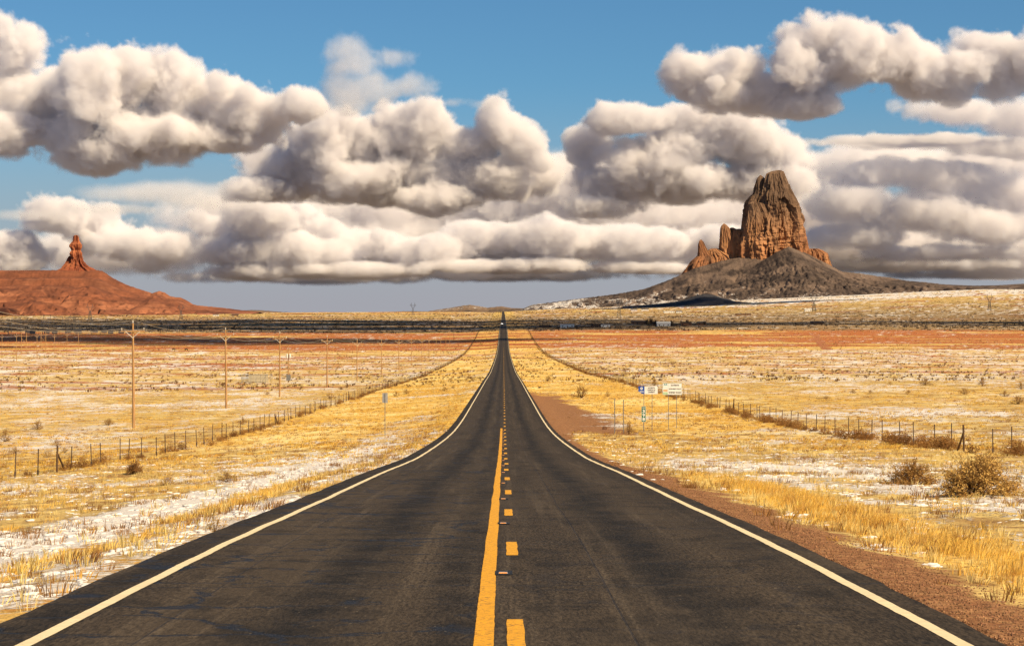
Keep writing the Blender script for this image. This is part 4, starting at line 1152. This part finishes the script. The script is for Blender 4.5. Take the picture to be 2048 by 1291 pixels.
X, Y = candidates(34000, 19, 260, pw=.6); s, so_, gd, _ = masks(X, Y)
n = fbm(X / 5, Y / 9, 3, 141)
Xa, Ya = keep(X, Y, .5 * sst(-.05, .45, n) * (so_ < .75) + .25 * np.exp(-((X + 5.6) / .8) ** 2) + .03)
scatter('russet_weeds', tuft_mesh('russet_weeds', 24, .18, .010, .14, (.1, .05), 4, .6), RUSSET, Xa, Ya, rng.uniform(.4, 1.3, len(Xa)), 'low russet weeds scattered through the straw', 'weeds')
bm = bmesh.new(); bmesh.ops.create_icosphere(bm, subdivisions=3, radius=.1)
for v_ in bm.verts:
    q = 1 + .6 * float(perlin(v_.co.x * 14 + 3, v_.co.y * 14 + v_.co.z * 9, 5)); v_.co = Vector((v_.co.x * q * 1.25, v_.co.y * q, max(v_.co.z, -.02) * q * .40))
me = bpy.data.meshes.new('snow_crumbs'); bm.to_mesh(me); bm.free(); me.polygons.foreach_set('use_smooth', np.ones(len(me.polygons), bool))
X, Y = candidates(60000, 19, 170, pw=.7); s, so_, gd, _ = masks(X, Y)
n = fbm(X / 1.3, Y / 2.2, 3, 151)
Xa, Ya = keep(X, Y, .62 * sst(.05, .5, n + (s - .45) * 1.2) * (1 - .75 * (so_ > .5)))
scatter('snow_crumbs', me, SNOWM, Xa, Ya, rng.uniform(.3, 1.15, len(Xa)) * rng.uniform(.4, 1.05, len(Xa)), 'crumbs of thin old snow between the tufts', 'snow', .0)
# gravel on the right edge
bm = bmesh.new(); bmesh.ops.create_icosphere(bm, subdivisions=1, radius=.012)
for v_ in bm.verts: v_.co *= random.uniform(.6, 1.2)
me = bpy.data.meshes.new('gravel'); bm.to_mesh(me); bm.free()
X = rng.uniform(3.85, 5.9, 26000); Y = 17 * (110 / 17) ** rng.uniform(0, 1, 26000) ** 1.1
Xa, Ya = keep(X, Y, sst(5.9, 4.6, X) * .8)
scatter('gravel', me, M('red_gravel', (.33, .17, .085), (.12, .06, .03), 9, .9, rnd=.9), Xa, Ya, rng.uniform(.3, 1.5, len(Xa)), 'loose red gravel along the right road edge', 'gravel', .0)
# middle distance
X, Y = candidates(120000, 130, 520, pw=.9); s, so_, gd, _ = masks(X, Y)
n = fbm(X / 8, Y / 16, 3, 161)
Xa, Ya = keep(X, Y, (.10 + .5 * sst(.1, .6, n) + .3 * sst(.7, 1, gd)) * (so_ < .6))
k = int(len(Xa) * .62)
clump = tuft_mesh('straw_clumps', 14, .19, .035, .24, (.2, .03), 6, .6)
scatter('straw_clumps', clump, GOLD, Xa[:k], Ya[:k], rng.uniform(.5, 1.2, k), 'golden grass clumps covering the middle distance', 'grass')
scatter('weed_clumps', tuft_mesh('weed_clumps', 13, .17, .035, .22, (.1, .05), 7, .6), RUSSET, Xa[k:], Ya[k:], rng.uniform(.4, 1.1, len(Xa) - k), 'brown weed clumps dotted over the pale fields', 'weeds')
X, Y = candidates(110000, 500, 2400, pw=1.); s, so_, gd, _ = masks(X, Y)
n = fbm(X / 25, Y / 60, 3, 171)
Xa, Ya = keep(X, Y, .10 + .55 * sst(.15, .7, n))
k = len(Xa) // 2
scatter('straw_clumps', tuft_mesh('straw_clumps', 8, .42, .12, .5, (.1, 0), 8, .5), STRAW, Xa[:k], Ya[:k], rng.uniform(.6, 1.5, k), 'far straw coloured clumps on the plain', 'grass')
scatter('sagebrush', tuft_mesh('sagebrush', 9, .42, .13, .45, (0, 0), 9, .5), TWIG, Xa[k:], Ya[k:], rng.uniform(.5, 1.5, len(Xa) - k), 'small dark sagebrush specks over the far plain', 'shrubs')
X, Y = candidates(36000, 2350, 7000, pw=1.2)
Xa, Ya = keep(X, Y, .25 + .7 * sst(.1, .5, fbm(X / 120, Y / 260, 3, 181)))
scatter('sagebrush', tuft_mesh('sagebrush', 9, 1.1, .5, 1.2, (0, 0), 10, .5), BARE, Xa, Ya, rng.uniform(.5, 1.6, len(Xa)), 'dark scrub in the shaded strip of the plain', 'shrubs')

# dry weeds blown against the fences
tmb, tlv, tlf = twiggy(71, 46, .62, .62, .008, 5, 260, .045)
tv = list(tmb.v); tf = list(tmb.f); o_ = len(tv); tv += [tuple(q) for q in tlv]; tf += [tuple(i + o_ for i in q) for q in tlf]
weed = mesh('tumbleweed', tv, tf)
n = 620
Y = 100 * (2300 / 100) ** (rng.uniform(0, 1, n) ** .8)
X = 24.0 - .45 + rng.normal(0, .35, n)
k = rng.uniform(0, 1, n) < .35 + .65 * sst(-.2, .3, fbm(Y / 14, Y * 0, 3, 191)); X, Y = X[k], Y[k]
scatter('tumbleweed', weed, RUSSET, X, Y, rng.uniform(.35, 1.25, len(X)), 'brown tumbleweeds heaped along the foot of the right fence', 'weeds')
n = 420
Y = 100 * (2300 / 100) ** (rng.uniform(0, 1, n) ** .55); X = -23.6 + rng.normal(0, .35, n)
scatter('tumbleweed', weed, RUSSET, X, Y, rng.uniform(.3, .95, n), 'brown weeds caught along the left fence', 'weeds')

# shrubs one can pick out
VAR = []
for i, (h, w, nl) in enumerate(((.9, 1., 420), (.7, 1.05, 300), (1.05, .8, 500))):
    mb_, lv_, lf_ = twiggy(80 + i, 44, h, w, .010, 5, nl, .05)
    a_ = mb_.me('stems'); a_.materials.append(TWIG); b_ = mesh('foliage', lv_, lf_); b_.materials.append(SAGE)
    VAR.append((a_, b_))
def shrub(px, py, wpx, hpx, label, group, var):
    x, y, z = hit(px, py)
    e = empty('desert_shrub', (x, y, z - .02), random.uniform(0, 6))
    W = wpx * y / F / 2; H = hpx * y / F
    e.scale = (W / 1.02, W / 1.02, H / (.9, .75, 1.1)[var])
    a_, b_ = VAR[var]
    link('stems', a_, None, e); link('foliage', b_, None, e)
    return tag(e, label, 'shrub', group)
G1 = 'scattered shrubs'
for i, (px, py, w, h, lab) in enumerate((
        (75, 858, 30, 18, 'round grey-brown shrub in the snow left of the nearest utility pole'),
        (9, 883, 30, 30, 'twiggy shrub cut by the left edge of the picture'),
        (217, 850, 38, 14, 'flat wide shrub just left of the foot of the nearest utility pole'),
        (113, 892, 20, 16, 'small shrub between the left edge and the nearest utility pole'),
        (487, 848, 22, 18, 'upright shrub behind the left fence'),
        (336, 903, 16, 16, 'dark brown weed ball caught on the left fence'),
        (660, 797, 32, 11, 'wide low shrub behind the left fence near the middle poles'),
        (535, 789, 12, 9, 'small shrub near the foot of the third utility pole'),
        (30, 905, 26, 12, 'low russet shrub near the left edge'),
        (95, 914, 34, 14, 'low straggling shrub left of the left fence'),
        (890, 782, 18, 11, 'left of two shrubs near the road edge beyond the narrow sign'),
        (907, 776, 14, 7, 'right of two shrubs near the road edge beyond the narrow sign'),
        (938, 755, 16, 8, 'lone shrub close to the road far left'),
        (793, 792, 16, 12, 'russet shrub right of the narrow sign'),
        (812, 788, 20, 13, 'spreading shrub right of the russet one behind the narrow sign'),
        (962, 690, 9, 7, 'small shrub beside the far left fence'),
        (1163, 795, 44, 30, 'big brown shrub on the golden verge right of the road'),
        (1097, 760, 18, 9, 'low grey shrub on the right verge beyond the big brown one'),
        (1215, 793, 12, 12, 'small russet shrub right of the big brown one'),
        (1309, 771, 16, 17, 'shrub rising behind the gap between the two signs'),
        (1258, 869, 34, 26, 'bushy brown shrub at the foot of the bare posts'),
        (1851, 770, 30, 17, 'leftmost large shrub in the right field'),
        (1908, 760, 32, 8, 'flat dark shrub in the right field'),
        (1965, 772, 28, 18, 'leaning dense shrub in the right field'),
        (1929, 788, 26, 13, 'dark shrub below the leaning one in the right field'),
        (2008, 792, 28, 13, 'low spreading shrub near the right edge'),
        (2036, 808, 44, 18, 'wide russet shrub at the right edge of the field'),
        (2042, 778, 24, 16, 'dark shrub cut by the right edge'),
        (1788, 757, 22, 7, 'small flat shrub left of the leftmost large one'),
        (1780, 769, 14, 6, 'tiny shrub below the small flat one in the right field'),
        (1706, 786, 14, 9, 'small russet shrub in the middle of the right field'),
        (1741, 786, 14, 8, 'small shrub right of the russet one in the right field'),
        (1817, 786, 16, 7, 'small dark shrub below the leftmost large one'),
        (1653, 797, 20, 7, 'low grey shrub above the right fence'),
        (1886, 746, 12, 5, 'tiny far shrub at the back of the right field'),
        (1561, 755, 14, 6, 'tiny low shrub at the left of the right field'),
        (336, 970, 34, 22, 'dry weed clump below the left fence near the snow track'),
        (455, 962, 46, 26, 'grey-brown weed clump above the snow track'),
        (345, 1000, 48, 15, 'russet clump on the edge of the snow track'),
        (430, 1062, 60, 30, 'tall russet weeds close to the left road edge'),
        (130, 905, 22, 12, 'small clump between fence posts at left'))):
    shrub(px, py, w, h, lab, G1, i % 3)
# the two big bushes on the right
def big_bush(px, py, wpx, hpx, seed, label, n1, leaves, mats):
    x, y, z = hit(px, py)
    W = wpx * y / F / 2; H = hpx * y / F
    mb_, lv_, lf_ = twiggy(seed, n1, H, W, .011, 8, leaves, .032, .4)
    e = empty('desert_bush', (x, y, z - .02))
    mb_.build('stems', mats[0], e); link('foliage', mesh('foliage', lv_, lf_), mats[1], e)
    return tag(e, label, 'bush')
big_bush(1958, 990, 185, 76, 5, 'large dense brown bush in the snow at the right edge', 130, 9000, (TWIG, SAGE))
big_bush(1822, 968, 120, 46, 6, 'thin see-through twiggy bush left of the large dense one', 110, 2600, (RUSSET, SAGE))
x, y, z = hit(1545, 1050)
v, f = blades(18, .22, .012, .05, (0, 0), 77, .3, .1)
tag(link('spiky_plant', mesh('spiky_plant', v, f), TWIG, None, (x, y, z)), 'small dark spiky plant in the gravel at the right road edge', 'plant')

# bush by the left fence, clods
def boulder(px, py, wpx, hpx, seed, label):
    x, y, z = hit(px, py); W = wpx * y / F; H = hpx * y / F
    bm = bmesh.new(); bmesh.ops.create_icosphere(bm, subdivisions=4, radius=.5)
    for v_ in bm.verts:
        c = v_.co; q = 1 + .22 * float(fbm(c.x * 2.2 + seed, c.y * 2.2 + c.z * 1.7, 4, seed)); q *= 1 / max(abs(c.x), abs(c.y), abs(c.z), .36) ** .45 * .72
        v_.co = Vector((c.x * q * W, c.y * q * W * .7, c.z * q * H * 1.5 + H * .35))
    me = bpy.data.meshes.new('boulder'); bm.to_mesh(me); bm.free()
    return tag(link('boulder', me, BOULD, None, (x, y, z)), label, 'rock')
BOULD = M('brown_boulder', (.24, .12, .06), (.10, .05, .03), 6, .9, bump=.03)
big_bush(268, 947, 44, 22, 9, 'low reddish brown bush on the grass in front of the left fence', 90, 1500, (TWIG, RUSSET))
boulder(1210, 858, 10, 6, 8, 'small dark clod beside the turn-out near the bare posts')
# bare trees by the houses
TR = twiggy(91, 60, 1., .75, .016, 8, 0, .03, .6)[0]
def tree(px, py, hpx, label):
    x, y, z = hit(px, py); H = hpx * y / F
    e = empty('bare_tree', (x, y, z), random.uniform(0, 6))
    MB().bar((0, 0, -.2), (.1, 0, H * .35), H * .045, H * .03, 7).build('trunk', BARE, e)
    c = link('crown', TRM, None, e, (.1, 0, H * .2)); c.scale = (H * .62, H * .62, H * .8)
    return tag(e, label, 'tree', 'bare trees by the houses')
TRM = TR.me('crown'); TRM.materials.append(BARE)
for px, h, lab in ((1294, 13, 'leftmost bare dark tree between the long house and the pale house'), (1302, 15, 'tallest bare dark tree beside the pale house'), (1311, 12, 'bare dark tree touching the pale house'),
                   (1343, 11, 'dark tree right behind the pale house'), (1374, 13, 'bare tree over the brown gabled house'), (1409, 10, 'small bare tree at the right end of the houses'),
                   (1630, 7, 'small dark tree left of the lone ranch house'), (1643, 8, 'dark tree right of the lone ranch house')):
    tree(px, 651, h, lab)

# ------------------------------------------------------------------ clouds out of view that shade parts of the plain
CLOUDW = M('cloud_white', (.82, .82, .82), (.76, .76, .76), .01, 1.)
_g = G(CLOUDW.node_tree); _t = _g.n('ShaderNodeBsdfTransparent'); _m = _g.n('ShaderNodeMixShader'); _m.inputs[0].default_value = .52   # thin cloud: part of the sun comes through
_g.inp(_m.inputs[1], CLOUDW.node_tree.nodes['Principled BSDF'].outputs[0]); _g.inp(_m.inputs[2], _t.outputs[0])
_g.inp(CLOUDW.node_tree.nodes['Material Output'].inputs['Surface'], _m.outputs[0])
def shade_cloud(X, Y, rx, ry, seed, cover=1., H=1150., lump=150.):
    """a broken field of cloud lumps over one stretch of the plain"""
    r = np.random.default_rng(seed)
    t = (H - gz(X, Y)) / SUN.z
    cx_, cy_ = X + SUN.x * t, Y + SUN.y * t
    bm = bmesh.new(); bmesh.ops.create_icosphere(bm, subdivisions=3, radius=1.)
    base = np.array([v_.co for v_ in bm.verts]); fc = np.array([[v_.index for v_ in f_.verts] for f_ in bm.faces]); bm.free()
    n = max(8, int(cover * 2.6 * rx * ry / lump ** 2)); V = []; Fc = []
    for i in range(n):
        a = r.uniform(0, 2 * np.pi); d = math.sqrt(r.uniform(0, 1))
        sx1 = lump * r.uniform(.6, 1.5); sy1 = lump * r.uniform(.4, .9)
        q = 1 + .35 * fbm(base[:, 0] * 2 + i, base[:, 1] * 2 + base[:, 2], 3, seed)
        V.append(np.stack([d * math.cos(a) * rx + base[:, 0] * q * sx1, d * math.sin(a) * ry + base[:, 1] * q * sy1, base[:, 2] * q * 40 + r.uniform(-20, 20)], -1))
        Fc.append(fc + i * len(base))
    o = link('cloud_bank', mesh('cloud_bank', np.concatenate(V), np.concatenate(Fc), True), CLOUDW, None, (cx_, cy_, H))
    return tag(o, 'broken cloud overhead that shades part of the plain', 'cloud', kind='stuff')
for i, q in enumerate(((-480, 2010, 420, 270, 1.0), (-800, 3650, 640, 1250, .75), (-130, 3350, 430, 900, .72), (480, 3250, 560, 430, .62), (1200, 3500, 520, 330, .5), (540, 6330, 300, 150, .8), (-1330, 6020, 110, 130, 1.))):
    shade_cloud(*q[:4], 40 + i, q[4], lump=60. if i in (5, 6) else 110. if i == 0 else 150.)

# ------------------------------------------------------------------ clouds in view: true volumes
VM = {}
def vapour(d, aniso):
    key = (round(d, 6), aniso)
    if key not in VM:
        m = bpy.data.materials.new('cloud_vapour'); m.use_nodes = True; nt = m.node_tree; nt.nodes.clear(); g = G(nt)
        pv = g.n('ShaderNodeVolumePrincipled'); pv.inputs['Density'].default_value = d; pv.inputs['Anisotropy'].default_value = aniso
        pv.inputs['Color'].default_value = (.970, .952, .970, 1)
        g.inp(g.n('ShaderNodeOutputMaterial').inputs['Volume'], pv.outputs[0]); VM[key] = m
    return VM[key]
def cloud(label, Y, blobs, base, seed, res=2.5, depth=1., amp=.66, nscale=.85, dens=.070, bk=.012, soft=.30, aniso=-.2, pad=1.4, grow=1.15, shear=.42, puffs=True):
    k = Y / F
    jr = np.random.default_rng(seed + 500)
    bs = []
    for b in blobs:
        bs.append((b[0], b[1], b[2], b[3], (b[4] if len(b) > 4 else 0) + jr.uniform(-45, 45)))
        if b[3] > 28 and puffs:                                   # a smaller puff riding on each large one
            a = jr.uniform(.5, 2.6); q = jr.uniform(.42, .6)
            bs.append((b[0] + math.cos(a) * b[2] * .75, b[1] - math.sin(a) * b[3] * .62, b[3] * q * 1.15, b[3] * q, jr.uniform(-70, 30)))
    blobs = bs
    P = [((b[0] - CX) * k, (b[4] if len(b) > 4 else 0) * k + Y, (CY - b[1]) * k, b[2] * k * grow, b[3] * k * grow) for b in blobs]
    lo = [min(p[0] - p[3] * pad for p in P), min(p[1] - (p[3] + p[4]) * .5 * depth * pad for p in P), min(p[2] - p[4] * pad for p in P)]
    hi = [max(p[0] + p[3] * pad for p in P), max(p[1] + (p[3] + p[4]) * .5 * depth * pad for p in P), max(p[2] + p[4] * pad for p in P)]
    zc = (lo[2] + hi[2]) / 2
    lo[1] -= shear * (hi[2] - lo[2]) / 2; hi[1] += shear * (hi[2] - lo[2]) / 2
    ng = bpy.data.node_groups.new('cloud', 'GeometryNodeTree'); ng.interface.new_socket('Geometry', in_out='OUTPUT', socket_type='NodeSocketGeometry')
    g = G(ng); pos = g.n('GeometryNodeInputPosition').outputs[0]
    off = g.v('ADD', pos, (seed * 5777., seed * 777., seed * 311.))
    nz = g.n('ShaderNodeTexNoise'); g.inp(nz.inputs['Vector'], off)
    nz.inputs['Scale'].default_value = nscale / (105 * k); nz.inputs['Detail'].default_value = 6; nz.inputs['Roughness'].default_value = .645; nz.inputs['Distortion'].default_value = .2
    nn = g.m('SUBTRACT', nz.outputs[0], .5)
    wp = g.v('ADD', off, g.v('MULTIPLY', g.v('SUBTRACT', nz.outputs[1], (.5, .5, .5)), (50 * k, 50 * k, 50 * k)))
    bl = None; am = 1.
    for sc_ in (62., 27., 12.):
        q = g.n('ShaderNodeTexNoise'); g.inp(q.inputs['Vector'], wp); q.inputs['Scale'].default_value = nscale / (sc_ * k); q.inputs['Detail'].default_value = 0
        t_ = g.m('MULTIPLY', g.m('ABSOLUTE', g.m('SUBTRACT', q.outputs[0], .5)), am); am *= .7
        bl = t_ if bl is None else g.m('ADD', bl, t_)
    sp = g.n('ShaderNodeSeparateXYZ'); g.inp(sp.inputs[0], pos)
    cb = g.n('ShaderNodeCombineXYZ'); g.inp(cb.inputs[1], g.m('MULTIPLY', g.m('SUBTRACT', sp.outputs[2], zc), shear))
    ps = g.v('ADD', pos, cb.outputs[0])                # lean added to the shape: overhanging tops keep the bases in shade
    f = None
    for x, y, z, rx, rz in P:
        ry_ = (rx + rz) * .5 * depth
        d = g.m('SUBTRACT', 1., g.v('LENGTH', g.v('DIVIDE', g.v('SUBTRACT', ps, (x, y, z)), (rx, ry_, rz))))
        if f is None: f = d
        else:
            o = g.n('ShaderNodeMath', operation='SMOOTH_MAX'); g.inp(o.inputs[0], f); g.inp(o.inputs[1], d); o.inputs[2].default_value = .12; f = o.outputs[0]
    f = g.m('SUBTRACT', f, g.m('MULTIPLY', g.m('MAXIMUM', g.m('SUBTRACT', (CY - base) * k, sp.outputs[2]), 0.), bk / k))
    f = g.m('ADD', f, g.m('MULTIPLY', nn, amp * 3.4))
    f = g.m('ADD', f, g.m('MULTIPLY', g.m('SUBTRACT', bl, .2), amp * .85))
    vc = g.n('GeometryNodeVolumeCube'); g.inp(vc.inputs['Density'], g.ss(f, .02, .02 + soft))
    vc.inputs['Min'].default_value = lo; vc.inputs['Max'].default_value = hi
    for i, a in enumerate('XYZ'): vc.inputs['Resolution ' + a].default_value = max(8, int((hi[i] - lo[i]) / (res * k) / (4.2 if i == 1 else 1)))
    mt = vapour(dens / k, aniso)
    sm = g.n('GeometryNodeSetMaterial'); g.inp(sm.inputs[0], vc.outputs[0]); sm.inputs['Material'].default_value = mt
    g.inp(g.n('NodeGroupOutput').inputs[0], sm.outputs[0])
    vd = bpy.data.volumes.new('cloud'); o = bpy.data.objects.new('cloud', vd); COL.objects.link(o); vd.materials.append(mt)
    o.modifiers.new('vapour', 'NODES').node_group = ng
    return tag(o, label, 'cloud', 'cumulus clouds')
#@@ clouds
cloud('huge bright cumulus bank at upper left with a ragged dark base', 12500,
      [(20, 105, 70, 65), (50, 200, 95, 70), (10, 260, 90, 45), (195, 185, 75, 75, -30), (255, 175, 80, 70, -30), (335, 190, 95, 70), (420, 210, 90, 60, 20), (500, 225, 80, 50), (590, 215, 65, 32), (190, 310, 90, 45), (150, 275, 90, 50), (280, 265, 130, 55), (440, 270, 110, 35)], 330, 1)
cloud('small wispy cloud puff high above the middle', 13500,
      [(690, 215, 60, 22), (905, 205, 50, 14), (970, 205, 50, 14), (715, 125, 55, 40), (785, 112, 50, 22), (745, 180, 75, 40), (700, 190, 55, 38), (825, 170, 55, 28)], 225, 2, dens=.014, soft=.6, amp=.8)
cloud('broad grey bottomed cumulus bank over the middle of the plain', 15000,
      [(645, 290, 75, 65), (575, 340, 80, 55, -20), (720, 300, 80, 60, -20), (800, 270, 75, 60), (850, 262, 50, 55), (940, 300, 60, 35), (1000, 250, 40, 50), (1040, 290, 45, 45), (700, 360, 160, 45), (530, 380, 80, 28), (880, 400, 95, 42, -40), (970, 360, 100, 45), (1080, 350, 60, 35)], 400, 3)
cloud('tall cumulus with dark flat base left of the rock tower', 14500,
      [(1250, 245, 85, 30), (1180, 290, 45, 35), (1390, 270, 85, 60), (1470, 285, 85, 60, -20), (1560, 315, 75, 45), (1330, 320, 110, 50), (1250, 370, 100, 42), (1400, 360, 130, 42), (1180, 425, 120, 32), (1540, 370, 110, 42)], 405, 4)
cloud('long ragged cumulus across the upper right corner', 11500,
      [(1400, 150, 52, 45), (1465, 140, 65, 45), (1560, 185, 90, 40), (1640, 95, 75, 45), (1700, 120, 75, 48, -20), (1800, 120, 85, 45), (1880, 150, 95, 42), (1970, 90, 60, 32), (2040, 130, 75, 50), (1600, 215, 65, 25), (1450, 190, 65, 30), (1590, 140, 60, 40)], 228, 5, grow=1.28)
cloud('layered grey clouds behind the rock tower at right', 19000,
      [(1900, 228, 100, 24), (2020, 245, 100, 38), (1860, 285, 220, 11), (1990, 300, 110, 22), (1750, 345, 110, 32), (1890, 350, 110, 34), (2040, 385, 100, 45), (1700, 410, 110, 36), (1830, 430, 130, 36), (1980, 455, 120, 36), (1720, 472, 120, 28), (1900, 505, 160, 22)], 500, 6, dens=.04, soft=.36, shear=.4, nscale=1.1, puffs=False)
cloud('low row of bright cumulus along the horizon with flat grey base', 24000,
      [(20, 505, 90, 42), (118, 432, 62, 40), (185, 455, 65, 45), (260, 490, 75, 36), (330, 502, 85, 34), (430, 452, 62, 34), (520, 437, 75, 36, -20), (600, 434, 68, 32), (650, 452, 50, 28), (470, 502, 100, 36), (600, 502, 120, 34), (740, 492, 100, 34), (860, 502, 110, 30), (980, 482, 100, 36), (1090, 472, 100, 36), (520, 545, 130, 18), (700, 540, 150, 18), (1220, 482, 100, 34), (1330, 490, 100, 34), (1450, 482, 100, 30), (1000, 530, 160, 16), (1300, 535, 150, 12)], 545, 7)
cloud('thin grey sheet of cloud between the left bank and the low row', 21000,
      [(330, 385, 180, 24), (430, 405, 120, 20), (50, 430, 110, 16), (230, 420, 120, 14)], 420, 8, dens=.010, soft=.6, amp=.4)
cloud('far purple-grey deck of cloud filling the sky behind the middle', 30000,
      [(560, 430, 200, 40), (800, 420, 220, 60), (1050, 410, 220, 65), (1280, 430, 230, 60), (1500, 420, 220, 60), (1150, 350, 160, 45), (700, 490, 260, 45), (1050, 490, 260, 45), (1400, 500, 260, 45), (1650, 480, 200, 40), (250, 500, 220, 40), (620, 552, 260, 14), (1000, 548, 260, 12)], 565, 9, res=3.4, dens=.03, soft=.42, amp=.66, shear=.45, nscale=1.2, puffs=False)
cloud('far grey deck of cloud behind the right edge of the plain', 31000,
      [(1750, 330, 180, 40), (1980, 340, 200, 50), (1700, 420, 200, 55), (1930, 420, 220, 60), (1800, 490, 260, 40), (2040, 490, 160, 45), (1850, 530, 300, 14), (2000, 548, 200, 9)], 545, 10, res=3.4, dens=.03, soft=.42, amp=.66, shear=.45, nscale=1.2, puffs=False)
#@@ end
